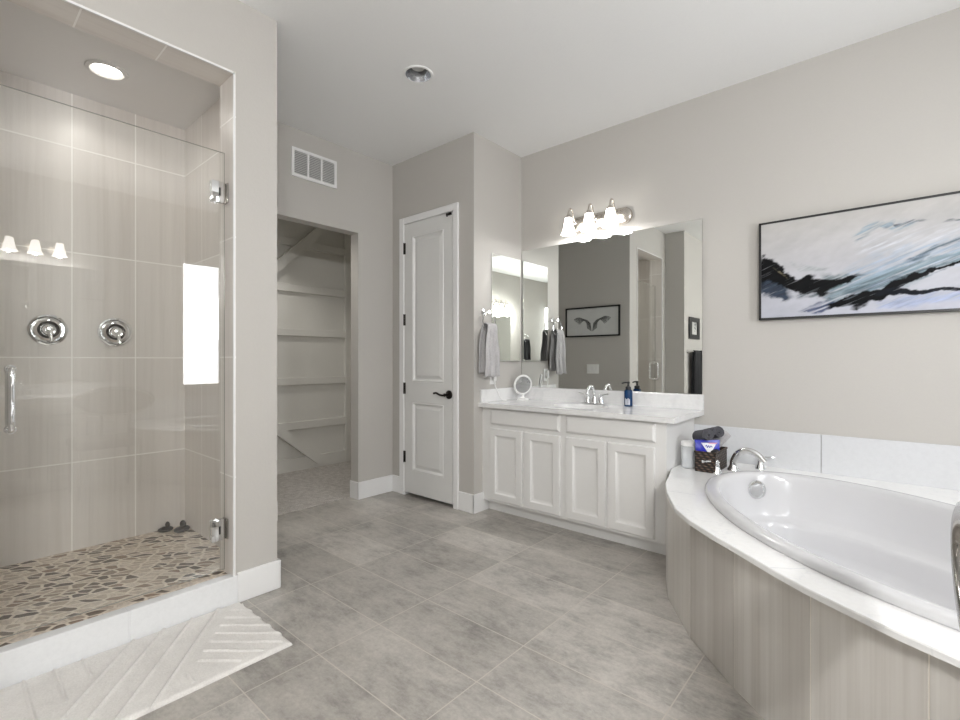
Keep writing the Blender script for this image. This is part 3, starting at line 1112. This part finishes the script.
# bathtub
tb = thing('bathtub', 'white oval drop-in bathtub set in the tiled deck', 'bathtub', (TC.x, TC.y, .04))
b = nb()
rings(b, [ell(.035, .5405), ell(.003, .5405), ell(0, .545), ell(0, .559), ell(.004, .565), ell(.011, .568), ell(.030, .569), ell(.052, .568), ell(.061, .564), ell(.067, .554),
          ell(.074, .53), ell(.095, .42), ell(.108, .355), ell(.116, .338), ell(.150, .330), ell(.160, .322), ell(.168, .30), ell(.180, .23, sx=-.01), ell(.195, .19, sx=-.02), ell(.215, .176, sx=-.03), ell(.32, .168, sx=-.05), ell(.42, .163, sx=-.05), ell(.53, .160, sx=-.05)],
      True, False, True)
obj('shell', b, 'tub', tb, world=True, recalc=False, angle=60)
# overflow plate on the left end wall
ax = Vector((math.cos(TH), math.sin(TH), 0))
oc = Vector((TC.x, TC.y, .482)) - ax * (TA_ - .088) + Vector((-ax.y, ax.x, 0)) * .0
nrm = (ax + Vector((0, 0, .14))).normalized()
b = nb()
lathe(b, [(.050, -.004), (.050, .008), (.046, .012), (.036, .013), (.034, .009), (.001, .010)], Matrix.Translation(oc) @ nrm.to_track_quat('Z', 'Y').to_matrix().to_4x4(), 28)
obj('overflow_plate', b, 'chrome', tb, world=True)

# tub faucet (spout and two lever handles on the deck)
tf = thing('tub_faucet', 'chrome arched tub faucet with two lever handles on the deck', 'faucet', (-.735, 3.16, .540))
b = nb()
lathe(b, [(.032, 0), (.030, .01), (.022, .022), (.020, .03)], Matrix.Translation((0, 0, 0)), 22)
sdv = Vector((.62, -.10, 0)).normalized()
tube(b, smooth_path([Vector((0, 0, .02)), Vector((0, 0, .06)) + sdv * .004, Vector((0, 0, .112)) + sdv * .035, Vector((0, 0, .128)) + sdv * .085, Vector((0, 0, .112)) + sdv * .135, Vector((0, 0, .075)) + sdv * .175]),
     [.019] * 12 + [.018] * 12 + [.017] * 7, 16)
obj('spout', b, 'chrome', tf)
for (hx, hy), (dx, dy) in (((-.790, 3.012), (-.72, -.65)), ((-.620, 3.31), (.75, .6))):
    b = nb()
    o3 = Matrix.Translation((hx, hy, .540))
    lathe(b, [(.030, 0), (.028, .008), (.020, .03), (.015, .05), (.017, .06), (.014, .075), (.006, .08)], o3, 22)
    d = Vector((dx, dy, 0)).normalized()
    p0 = Vector((hx, hy, .540))
    tube(b, smooth_path([p0 + Vector((0, 0, .064)), p0 + d * .03 + Vector((0, 0, .068)), p0 + d * .082 + Vector((0, 0, .068))]), [.008] * 6 + [.0065] * 5 + [.009] * 2, 10)
    obj('lever_handle', b, 'chrome', tf, world=True)

# canister, basket and what it holds
cn = thing('storage_canister', 'clear round canister with white lid beside the wicker basket', 'canister', (-.962, 3.06, .540))
b = nb()
lathe(b, [(.036, 0), (.040, .004), (.040, .135), (.037, .138)], Matrix(), 28)
obj('body', b, 'jar', cn)
b = nb()
lathe(b, [(.041, .135), (.041, .158), (.036, .162), (.012, .164)], Matrix(), 28)
obj('lid', b, 'plastic', cn)
b = nb()
lathe(b, [(.0, .004), (.034, .004), (.034, .10), (.0, .104)], Matrix(), 20)
obj('contents', b, 'whitepack', cn)

BX0, BX1, BY0, BY1 = -.900, -.788, 2.985, 3.235
bk = thing('wicker_basket', 'dark brown woven basket on the tub deck corner', 'basket', ((BX0 + BX1) / 2, (BY0 + BY1) / 2, .540))
b = boxes((BX0, BX1, BY0, BY0 + .008, .5405, .655), (BX0, BX1, BY1 - .008, BY1, .5405, .655), (BX0, BX0 + .008, BY0, BY1, .5405, .655), (BX1 - .008, BX1, BY0, BY1, .5405, .655), (BX0, BX1, BY0, BY1, .5405, .548))
obj('body', b, 'wicker', bk, world=True, smooth=False)
b = nb()
tube(b, [(BX0, BY0, .656), (BX1, BY0, .656), (BX1, BY1, .656), (BX0, BY1, .656)], .006, 8, True)
obj('rim', b, 'wicker', bk, world=True)


def roll(name, loc, rot, r, L, mat, label, group):
    bm = nb()
    pts = []
    turns, n = 2.6, 60
    for i in range(n + 1):
        a = turns * 2 * PI * i / n
        rr_ = r * (.2 + .8 * i / n)
        pts.append((rr_ * math.cos(a), rr_ * math.sin(a)))
    th = r * .26
    inner = [(p[0] * (1 - th / max(math.hypot(*p), th)), p[1] * (1 - th / max(math.hypot(*p), th))) for p in pts]
    lp = [[Vector((p[0], p[1], z)) for p in pts] for z in (-L / 2, L / 2)]
    li = [[Vector((p[0], p[1], z)) for p in inner] for z in (-L / 2, L / 2)]
    rings(bm, [lp[0], lp[1], li[1], li[0], lp[0]], False, False, False)
    o = obj(name, bm, mat)
    o.location = loc
    o.rotation_euler = rot
    return tag(o, label, 'washcloth', group)


G = 'rolled washcloths in the basket'
roll('rolled_washcloth', (-.872, 3.05, .745), (1.35, 0.1, .75), .040, .12, 'charcoal', 'dark grey rolled washcloth on the left in the wicker basket', G)
roll('rolled_washcloth', (-.842, 3.135, .752), (1.3, 0.15, .8), .040, .13, 'charcoal', 'dark grey rolled washcloth on top in the middle of wicker basket', G)
roll('rolled_washcloth', (-.825, 3.195, .700), (0.5, 0.5, .9), .040, .14, 'greyterry', 'lighter grey rolled washcloth at right end of the basket', G)
bl = obj('black_pouch', sph(nb(), (0, 0, 0), .032, (1.0, 1.3, .7)), 'blackcloth')
bl.location = (-.815, 3.06, .655)
tag(bl, 'small black cloth pouch at the front of wicker basket', 'pouch')
wp = thing('wipes_pack', 'blue and white plastic wipes pack sticking out of basket', 'wipes', (-.846, 3.035, .605), math.radians(36))
b = nb()
rr = []
for (w, d, z) in ((.05, .004, 0), (.055, .018, .03), (.058, .022, .06), (.060, .014, .09), (.064, .003, .115), (.064, .002, .12)):
    rr.append([Vector((w * sx_, d * sy_, z)) for sx_, sy_ in ((-1, -.6), (-.5, -1), (.5, -1), (1, -.6), (1, .6), (.5, 1), (-.5, 1), (-1, .6))])
for r_ in rr:
    for p_ in r_:
        p_.x *= 1.12
rings(b, rr)
obj('film_pouch', b, 'bluepack', wp)
b = nb()
rings(b, [[Vector((-.042, -.0215, .105)), Vector((.045, -.0215, .105)), Vector((.015, -.0245, .05)), Vector((-.005, -.0245, .05))], [Vector((-.042, -.0165, .105)), Vector((.045, -.0165, .105)), Vector((.015, -.0205, .05)), Vector((-.005, -.0205, .05))]])
obj('label_patch', b, 'whitepack', wp, smooth=False)
b = nb()
tube(b, smooth_path([(-.018, -.0235, .085), (-.012, -.024, .092), (-.008, -.024, .078), (0, -.024, .09), (.005, -.024, .078), (.012, -.024, .088), (.02, -.0235, .08)]), .002, 6)
obj('lettering', b, 'bluepack', wp)
b = nb()
bx(b, .0, .046, -.0235, -.0215, .100, .106)
obj('pink_strip', b, 'pinkpack', wp)

# ------------------------------------------------------------------ artwork


def vnoise(x, y, seed):
    """value noise on numpy arrays"""
    xi, yi = np.floor(x).astype(np.int64), np.floor(y).astype(np.int64)
    fx, fy = x - xi, y - yi
    fx, fy = fx * fx * (3 - 2 * fx), fy * fy * (3 - 2 * fy)
    def h(a, b2):
        n = (a * 374761393 + b2 * 668265263 + seed * 974711) & 0x7fffffff
        n = ((n ^ (n >> 13)) * 1274126177) & 0x7fffffff
        return ((n ^ (n >> 16)) & 0xffff) / 65535.0
    return (h(xi, yi) * (1 - fx) + h(xi + 1, yi) * fx) * (1 - fy) + (h(xi, yi + 1) * (1 - fx) + h(xi + 1, yi + 1) * fx) * fy


def fbm(x, y, seed, o=5):
    s, a, t = 0, .5, 0
    for k in range(o):
        s = s + a * vnoise(x * 2 ** k, y * 2 ** k, seed + k)
        t += a
        a *= .55
    return s / t


def canvas(name, W, H, nx, ny, colour, mat, parent, M4):
    X, Z = np.meshgrid(np.linspace(0, W, nx), np.linspace(0, H, ny))
    C = colour(X, Z)
    me = bpy.data.meshes.new(name)
    vs = [tuple(M4 @ Vector((float(x), 0, float(z)))) for x, z in zip(X.ravel(), Z.ravel())]
    fs = [(j * nx + i, j * nx + i + 1, (j + 1) * nx + i + 1, (j + 1) * nx + i) for j in range(ny - 1) for i in range(nx - 1)]
    me.from_pydata(vs, [], fs)
    at = me.color_attributes.new('pigment', 'FLOAT_COLOR', 'POINT')
    rgba = np.ones((nx * ny, 4), dtype=np.float32)
    rgba[:, :3] = C.reshape(-1, 3)
    at.data.foreach_set('color', rgba.ravel())
    me.materials.append(M[mat])
    o = bpy.data.objects.new(name, me)
    COL.objects.link(o)
    o.parent = parent
    return o


def lin(r, g, b2):
    return np.array(srgb(r, g, b2)[:3])


STROKES = [
    # (points (x, z, halfwidth), colour, alpha, edge softness, warp)
    ([(0.448, 0.356, 0.02), (0.599, 0.368, 0.03), (0.732, 0.38, 0.03), (0.885, 0.396, 0.02), (1.2, .45, .03), (1.48, .43, .02)], (196, 200, 207), .45, 1.4, .05),
    ([(0.401, 0.151, 0.05), (0.565, 0.226, 0.055), (0.732, 0.277, 0.04), (0.885, 0.302, 0.035), (1.1, .33, .05), (1.45, .36, .04)], (140, 163, 188), .6, 1.2, .06),
    ([(0.547, 0.029, 0.014), (0.683, 0.053, 0.018), (0.802, 0.065, 0.018), (0.885, 0.063, 0.016), (1.2, .08, .02)], (150, 163, 196), .7, 1.0, .04),
    ([(0.439, 0.41, 0.014), (0.494, 0.450, 0.018), (0.565, 0.475, 0.013), (0.633, 0.446, 0.013), (0.683, 0.459, 0.015), (0.732, 0.462, 0.004)], (128, 146, 160), .8, 1.0, .05),
    ([(0.60, 0.475, 0.003), (0.633, 0.455, 0.005), (0.70, 0.470, 0.006), (0.76, .462, .002)], (60, 72, 84), .8, .8, .03),
    ([(0.802, 0.437, 0.003), (0.84, 0.444, 0.005), (0.885, 0.448, 0.004), (1.0, .47, .004)], (70, 84, 92), .8, .8, .03),
    ([(0.151, 0.338, 0.008), (0.203, 0.288, 0.015), (0.285, 0.265, 0.009), (0.363, 0.274, 0.004)], (150, 155, 158), .7, 1.2, .05),
    ([(0.305, 0.082, 0.018), (0.42, 0.138, 0.044), (0.565, 0.169, 0.040), (0.683, 0.195, 0.033), (0.795, 0.231, 0.027), (0.885, 0.256, 0.022), (1.1, .30, .03), (1.4, .34, .02)], (112, 132, 140), .85, .7, .05),
    ([(0.40, 0.12, 0.012), (0.565, 0.150, 0.014), (0.683, 0.182, 0.014), (0.795, 0.222, 0.012), (0.885, 0.25, 0.008)], (62, 78, 86), .7, .9, .05),
    ([(0.675, 0.262, 0.005), (0.716, 0.286, 0.013), (0.779, 0.313, 0.010), (0.84, 0.339, 0.008), (0.885, 0.354, 0.007), (1.1, .40, .012)], (70, 92, 104), .85, .8, .05),
    ([(0.30, 0.19, 0.03), (0.46, 0.20, 0.012), (0.52, .218, .004)], (92, 110, 112), .8, .9, .06),
    ([(0.0, 0.20, 0.03), (0.06, 0.19, 0.04), (0.119, 0.155, 0.040), (0.165, 0.14, 0.02)], (34, 48, 66), .95, .6, .06),
    ([(0.182, 0.15, 0.02), (0.239, 0.135, 0.018), (0.33, 0.130, 0.02), (.38, .15, .008)], (60, 76, 78), .85, .8, .05),
    ([(0.008, 0.295, 0.055), (0.075, 0.270, 0.042), (0.129, 0.220, 0.036), (0.182, 0.181, 0.030), (0.239, 0.185, 0.036), (0.324, 0.172, 0.030), (0.382, 0.175, 0.022), (0.448, 0.197, 0.010), (0.494, 0.206, 0.003)], (10, 11, 13), 1.0, .45, .06),
    ([(0.188, 0.033, 0.005), (0.265, 0.052, 0.016), (0.344, 0.058, 0.020), (0.401, 0.075, 0.006)], (44, 58, 92), .9, .7, .06),
    ([(0.314, 0.045, 0.010), (0.401, 0.069, 0.016), (0.494, 0.079, 0.024), (0.565, 0.103, 0.020), (0.633, 0.146, 0.018), (0.683, 0.173, 0.010), (0.802, 0.210, 0.005), (0.885, 0.243, 0.004), (1.2, .29, .008)], (10, 11, 14), 1.0, .45, .05),
    ([(0.53, 0.090, 0.006), (0.599, 0.104, 0.010), (0.65, 0.107, 0.012), (0.699, 0.092, 0.008), (0.763, 0.093, 0.008), (0.825, 0.1, 0.006), (0.885, 0.089, 0.005), (1.1, .11, .008), (1.3, .09, .003)], (16, 19, 26), 1.0, .5, .05),
    ([(0.429, 0.041, 0.006), (0.466, 0.043, 0.011), (0.512, 0.049, 0.005)], (12, 13, 16), 1.0, .5, .04),
    ([(0.06, 0.30, 0.003), (0.11, 0.255, 0.004), (0.15, 0.225, 0.002)], (120, 112, 92), .7, .8, .03),
]


def sea(X, Z):
    n1 = fbm(X * 7 + Z * 3, Z * 14 - X * 5, 3)
    n2 = fbm(X * 22, Z * 40 - X * 14, 9)
    top = lin(182, 180, 178)
    low = lin(182, 184, 195)
    k = np.clip(1 - Z / .55, 0, 1)[..., None]
    C = top * (1 - k) + low * k
    C = C * (0.86 + 0.26 * n1)[..., None] * (0.95 + 0.1 * n2)[..., None]
    for idx, (pts, col, al, soft, warp) in enumerate(STROKES):
        P = np.array(pts)
        wz = (fbm(X * 13 + idx * 5.3, Z * 13, 20 + idx) - .5) * warp
        wx = (fbm(X * 11, Z * 11 + idx * 3.1, 60 + idx) - .5) * warp
        xx = X + wx
        zc = np.interp(xx, P[:, 0], P[:, 1])
        hw = np.interp(xx, P[:, 0], P[:, 2])
        x0_, x1_ = P[0, 0] - .004, P[-1, 0] + .004
        fade = np.clip((xx - x0_) / .035 + (fbm(Z * 60, X * 9, 210 + idx) - .5) + (1 if P[0, 0] < .02 else 0), 0, 1) * np.clip((x1_ - xx) / .05 + (fbm(Z * 60, X * 9, 240 + idx) - .5), 0, 1)
        rag = .62 + .85 * fbm(X * 30 - Z * 9, Z * 60 - X * 22, 90 + idx, 4)
        d = np.abs(Z + wz - zc) / (hw * 1.45 * rag + 1e-5)
        m = np.clip((1 + soft * .5 - d) / soft, 0, 1)
        m = m * m * (3 - 2 * m) * al
        st_ = fbm(X * 10 - Z * 4, Z * 95 - X * 38, 130 + idx, 5)
        m = m * fade * np.clip((1.15 if col[0] < 40 else .45) + 1.6 * (st_ - .42) * (1.2 if col[0] < 40 else 2.0), 0, 1)
        tone = np.clip(.35 + 1.3 * fbm(X * 14, Z * 90 - X * 34, 170 + idx, 5), .3, 1.7)[..., None]
        C = C * (1 - m[..., None]) + lin(*col) * tone * m[..., None]
    return np.clip(C, 0, 1)


AX0, AX1, AZ0, AZ1, AY = -.640, .86, 1.447, 2.046, YV - .045
art = thing('framed_painting', 'wide abstract seascape canvas in a thin black frame above the tub', 'painting', ((AX0 + AX1) / 2, YV, (AZ0 + AZ1) / 2), 0, None)
b = boxes((AX0, AX1, AY, YV - .001, AZ0, AZ0 + .012), (AX0, AX1, AY, YV - .001, AZ1 - .012, AZ1), (AX0, AX0 + .012, AY, YV - .001, AZ0, AZ1), (AX1 - .012, AX1, AY, YV - .001, AZ0, AZ1))
obj('frame', b, 'black', art, world=True, smooth=False)
b = boxes((AX0 + .010, AX1 - .010, AY + .005, YV - .002, AZ0 + .010, AZ1 - .010))
obj('stretcher', b, 'paper', art, world=True, smooth=False)
off = Matrix.Translation(-Vector(art.location)) @ Matrix.Translation((AX0 + .012, AY + .0035, AZ0 + .012))
canvas('canvas', AX1 - AX0 - .024, AZ1 - AZ0 - .024, 460, 190, sea, 'painting', art, off)


def wings(X, Z):
    C = np.ones(X.shape + (3,)) * lin(205, 206, 205) * (.94 + .1 * fbm(X * 14, Z * 14, 5))[..., None]
    m = np.zeros_like(X)
    for s in (1, -1):
        u = (X - .385) * s
        z = Z
        for k in range(7):
            t = np.clip((u - .02) / (.24 - .012 * k), 0, 1)
            zc = .10 + .028 * k * .3 + .17 * np.sin(t * 1.9) ** .8 - .022 * k * t - .035 * t * t
            w = .0060 + .004 * vnoise(X * 160, Z * 30, 40 + k)
            q = np.clip(1.4 - np.abs(z - zc) / w, 0, 1) * (u > .015) * (u < .262 - .014 * k) * (.55 + .45 * vnoise(X * 90, Z * 90, 7 + k))
            m = np.maximum(m, q)
        for k in range(6):
            uc = .022 + .010 * k
            q = np.clip(1.5 - np.abs(u - uc - .15 * (Z - .16)) / .004, 0, 1) * (Z > .07 + .007 * k) * (Z < .18 + .006 * k) * .8
            m = np.maximum(m, q)
    return np.clip(C * (1 - m[..., None]) + lin(30, 30, 32) * m[..., None], 0, 1)


wa = thing('framed_print', 'framed ink print of spread wings hung on the short wall beside closet', 'picture', (-2.966, 1.20, 1.70))
b = boxes((-3.35, -2.58, 1.2005, 1.222, 1.503, 1.521), (-3.35, -2.58, 1.2005, 1.222, 1.871, 1.889), (-3.35, -3.332, 1.2005, 1.222, 1.503, 1.889), (-2.598, -2.58, 1.2005, 1.222, 1.503, 1.889))
obj('frame', b, 'black', wa, world=True, smooth=False)
off = Matrix.Translation(-Vector(wa.location)) @ Matrix.Translation((-2.58, 1.208, 1.503)) @ Matrix.Rotation(PI, 4, 'Z')
canvas('print', .77, .386, 240, 120, wings, 'print', wa, off)

sw = thing('light_switch', 'white triple light switch plate below the wings print', 'light switch', (-2.955, 1.20, 1.085))
b = nb()
bx(b, -.085, .085, .0005, .006, -.06, .06, .002)
obj('cover_plate', b, 'plastic', sw)
for k in (-1, 0, 1):
    b = nb()
    bx(b, k * .05 - .017, k * .05 + .017, .006, .010, -.034, .034, .001)
    obj('rocker', b, 'white', sw)


def two_tone(X, Z):
    C = np.ones(X.shape + (3,)) * lin(196, 196, 193)
    m = ((fbm(X * 60, Z * 60, 4) > .52) & (X > .03) & (X < .13) & (Z > .05) & (Z < .2))[..., None] * .7
    return C * (1 - m) + lin(70, 72, 74) * m


bp = thing('framed_picture', 'small black framed picture on wall above the black towels', 'picture', (-2.20, -.40, 1.65))
b = boxes((-2.1995, -2.178, -.62, -.17, 1.50, 1.565), (-2.1995, -2.178, -.62, -.17, 1.745, 1.81), (-2.1995, -2.178, -.62, -.52, 1.565, 1.745), (-2.1995, -2.178, -.27, -.17, 1.565, 1.745))
obj('frame', b, 'black', bp, world=True, smooth=False)
off = Matrix.Translation(-Vector(bp.location)) @ Matrix.Translation((-2.19, -.53, 1.56)) @ Matrix.Rotation(PI / 2, 4, 'Z')
canvas('print', .27, .19, 60, 80, two_tone, 'print', bp, off)

tbr = thing('towel_bar', 'chrome towel bar carrying the black towels', 'towel bar', (-2.20, -.46, 1.32))
b = nb()
tube(b, [(.07, -.34, 0), (.07, .34, 0)], .009, 12)
obj('bar', b, 'chrome', tbr)
for s in (-.34, .34):
    b = nb()
    lathe(b, [(.025, 0), (.025, .008), (.012, .014), (.012, .078)], Matrix.Translation((0, s, 0)) @ Matrix.Rotation(PI / 2, 4, 'Y'), 16)
    obj('wall_mount', b, 'chrome', tbr)
for y, w, s, lab in ((-.29, .24, 11, 'black bath towel on the bar, the one nearer the shower'), (-.60, .28, 12, 'black bath towel on the bar, the one farther from shower')):
    o = obj('bath_towel', towel(None, w, .68, .60, .018, None, s, .05), 'blackcloth')
    o.location = (-2.13, y, 1.315)
    add_solid(o, .010)
    tag(o, lab, 'towel', 'black towels on the bar')

# ------------------------------------------------------------------ bath mat
RX0, RX1, RY0, RY1 = -2.440, -1.915, -.22, 1.000
nx, ny = 150, 340
X, Y = np.meshgrid(np.linspace(RX0, RX1, nx), np.linspace(RY0, RY1, ny))


def rib(v, v0, w=.007):
    return np.clip(1 - np.abs(v - v0) / w, 0, 1)


s_ = .616 * X + .788 * Y
q_ = -.656 * X + .755 * Y
hgt = np.zeros_like(X)
zoneA = (s_ > -1.10) & (s_ < -.755)
zoneR = (s_ >= -.755) & (q_ > 1.83)
for k in range(4):
    hgt = np.maximum(hgt, rib(s_, -.79 - .088 * k))
for k in range(9):
    hgt = np.maximum(hgt, rib(q_, 1.885 + .063 * k, .005) * (s_ > -.735) * (X < -1.945) * (X > -2.40) * (q_ > 1.85))
for y_ in (.56, .635):
    hgt = np.maximum(hgt, rib(Y, y_) * (s_ > -.74) * (X > -2.05) * (X < -1.945) * (q_ < 1.83))
for k in range(7):
    hgt = np.maximum(hgt, rib(Y, .395 - .085 * k) * (s_ < -1.09) * (X > -2.425))
hgt = hgt * hgt * (3 - 2 * hgt)
edge = np.minimum(np.minimum(X - RX0, RX1 - X), np.minimum(Y - RY0, RY1 - Y))
zz = .004 + .011 * np.clip(edge / .012, 0, 1) ** .5 + .0085 * hgt + .0022 * (fbm(X * 60, Y * 60, 2) - .5) + .003 * (fbm(X * 7, Y * 7, 8) - .5)
vs = list(zip(X.ravel().tolist(), Y.ravel().tolist(), zz.ravel().tolist()))
fs = [(j * nx + i, j * nx + i + 1, (j + 1) * nx + i + 1, (j + 1) * nx + i) for j in range(ny - 1) for i in range(nx - 1)]
bd = [i for i in range(nx)] + [j * nx + nx - 1 for j in range(1, ny)] + [(ny - 1) * nx + i for i in range(nx - 2, -1, -1)] + [j * nx for j in range(ny - 2, 0, -1)]
b0 = len(vs)
for i in bd:
    vs.append((vs[i][0], vs[i][1], .0005))
for k in range(len(bd)):
    l = (k + 1) % len(bd)
    fs.append((bd[k], b0 + k, b0 + l, bd[l]))
me = bpy.data.meshes.new('bath_mat')
me.from_pydata(vs, [], fs)
me.polygons.foreach_set('use_smooth', [True] * len(me.polygons))
me.materials.append(M['rug'])
rg = bpy.data.objects.new('bath_mat', me)
COL.objects.link(rg)
tag(rg, 'cream bath mat with raised chevron ribs on floor by the shower curb', 'bath mat')

# ------------------------------------------------------------------ second vanity (seen in the shower glass and mirrors)
V2L, V2Y = 2.55, 1.285
vanity('vanity_cabinet', 'white vanity cabinet opposite the shower, seen reflected in the glass', (.625, V2Y, 0), -PI / 2, V2L, XR - .625, .828,
       [(.06, .60, .698, .812), (.66, 1.20, .698, .812), (1.35, 1.89, .698, .812), (1.95, 2.49, .698, .812)],
       [(.06, .325, .112, .668), (.335, .60, .112, .668), (.66, .925, .112, .668), (.935, 1.20, .112, .668), (1.35, 1.615, .112, .668), (1.625, 1.89, .112, .668), (1.95, 2.215, .112, .668), (2.225, 2.49, .112, .668)])
c2 = thing('vanity_countertop', 'white quartz countertop opposite the shower, seen in reflections', 'countertop', (.87, 0, .828))
b = nb()
bx(b, .575, XR - .001, V2Y - V2L, V2Y + .012, .829, .863, .002, 1)
obj('slab', b, 'quartz', c2, world=True, smooth=False)
b = nb()
bx(b, XR - .02, XR - .001, V2Y - V2L, V2Y + .012, .863, .966, .002, 1)
obj('backsplash', b, 'quartz', c2, world=True, smooth=False)
b = nb()
bx(b, XR - .007, XR - .001, -1.15, 1.20, .968, 2.13, .0015, 1)
tag(obj('wall_mirror', b, 'mirror', None, smooth=False), 'wide frameless mirror opposite the shower, seen in reflections', 'mirror', 'wall mirrors')
vanity_light((XR, .56, 2.29), -PI / 2, 4, .175, 'four-shade vanity light reflected in the shower glass', 6.0)
vanity_light((XR, -.62, 2.29), -PI / 2, 4, .175, 'four-shade vanity light over the far end of the opposite mirror', 43.0)
faucet((1.03, .55, .863), -PI / 2, 'chrome faucet on the counter opposite the shower')

tr2 = thing('towel_ring', 'chrome towel ring with a black towel, seen in the small mirror', 'towel ring', (XR, -1.66, 1.74), PI, 'towel rings')
b = nb()
lathe(b, [(.026, 0), (.026, .008), (.012, .014), (.010, .055), (.013, .065)], Matrix.Rotation(PI / 2, 4, 'Y'), 20)
obj('wall_mount', b, 'chrome', tr2)
b = nb()
tube(b, [(.058, .075 * math.sin(2 * PI * i / 36), -.075 + .075 * math.cos(2 * PI * i / 36)) for i in range(36)], .005, 8, True)
obj('ring', b, 'chrome', tr2)
o = obj('hand_towel', towel(None, .22, .42, .40, .030, None, 5, .35), 'blackcloth')
o.location, o.rotation_euler = (XR - .062, -1.66, 1.622), (0, 0, PI)
add_solid(o, .009)
tag(o, 'black hand towel hanging in a ring, seen in the small mirror', 'towel', 'hand towels')

# vanity chair: only the metal-edged side of its back shows at the right edge
ch = thing('vanity_chair', 'upholstered vanity chair with polished metal-edged back at right of tub', 'chair', (.36, 1.03, 0))


BXc, BYc, BZc = .100, 1.075, .838


def oval_ring(w, h, n=48, p=.85):
    sg = lambda v: (1 if v >= 0 else -1) * abs(v) ** p
    return [(w * sg(math.cos(2 * PI * i / n)), h * sg(math.sin(2 * PI * i / n))) for i in range(n)]


b = nb()
rings(b, [[Vector((BXc + dx_, BYc + y * k_, BZc + z * k_)) for y, z in oval_ring(.268, .102, 48, 1.0)] for dx_, k_ in ((.030, .82), (.022, .96), (.014, 1.0), (.000, 1.0), (-.004, .96), (-.005, .82))])
obj('backrest', b, 'upholstery', ch, world=True)
b = nb()
rw = oval_ring(.280, .114, 48, 1.0)
tube(b, [(BXc, BYc + y, BZc + z) for y, z in rw], .016, 12, True)
obj('back_rim', b, 'gunmetal', ch, world=True)
for yy in (-.10, .10):
    b = nb()
    tube(b, smooth_path([(BXc + .01, BYc + yy, .745), (BXc + .02, BYc + yy, .62), (BXc + .07, BYc + yy, .47)]), .012, 10)
    obj('back_post', b, 'gunmetal', ch, world=True)
b = nb()
bx(b, .12, .57, .80, 1.29, .42, .50, .03, 3)
obj('seat', b, 'upholstery', ch, world=True)
for x, y in ((.14, .83), (.14, 1.26), (.54, .83), (.54, 1.26)):
    b = nb()
    tube(b, [(x, y, .43), (x + (.0), y, .0)], [.014, .011], 10)
    obj('leg', b, 'gunmetal', ch, world=True)

bpy.context.view_layer.update()
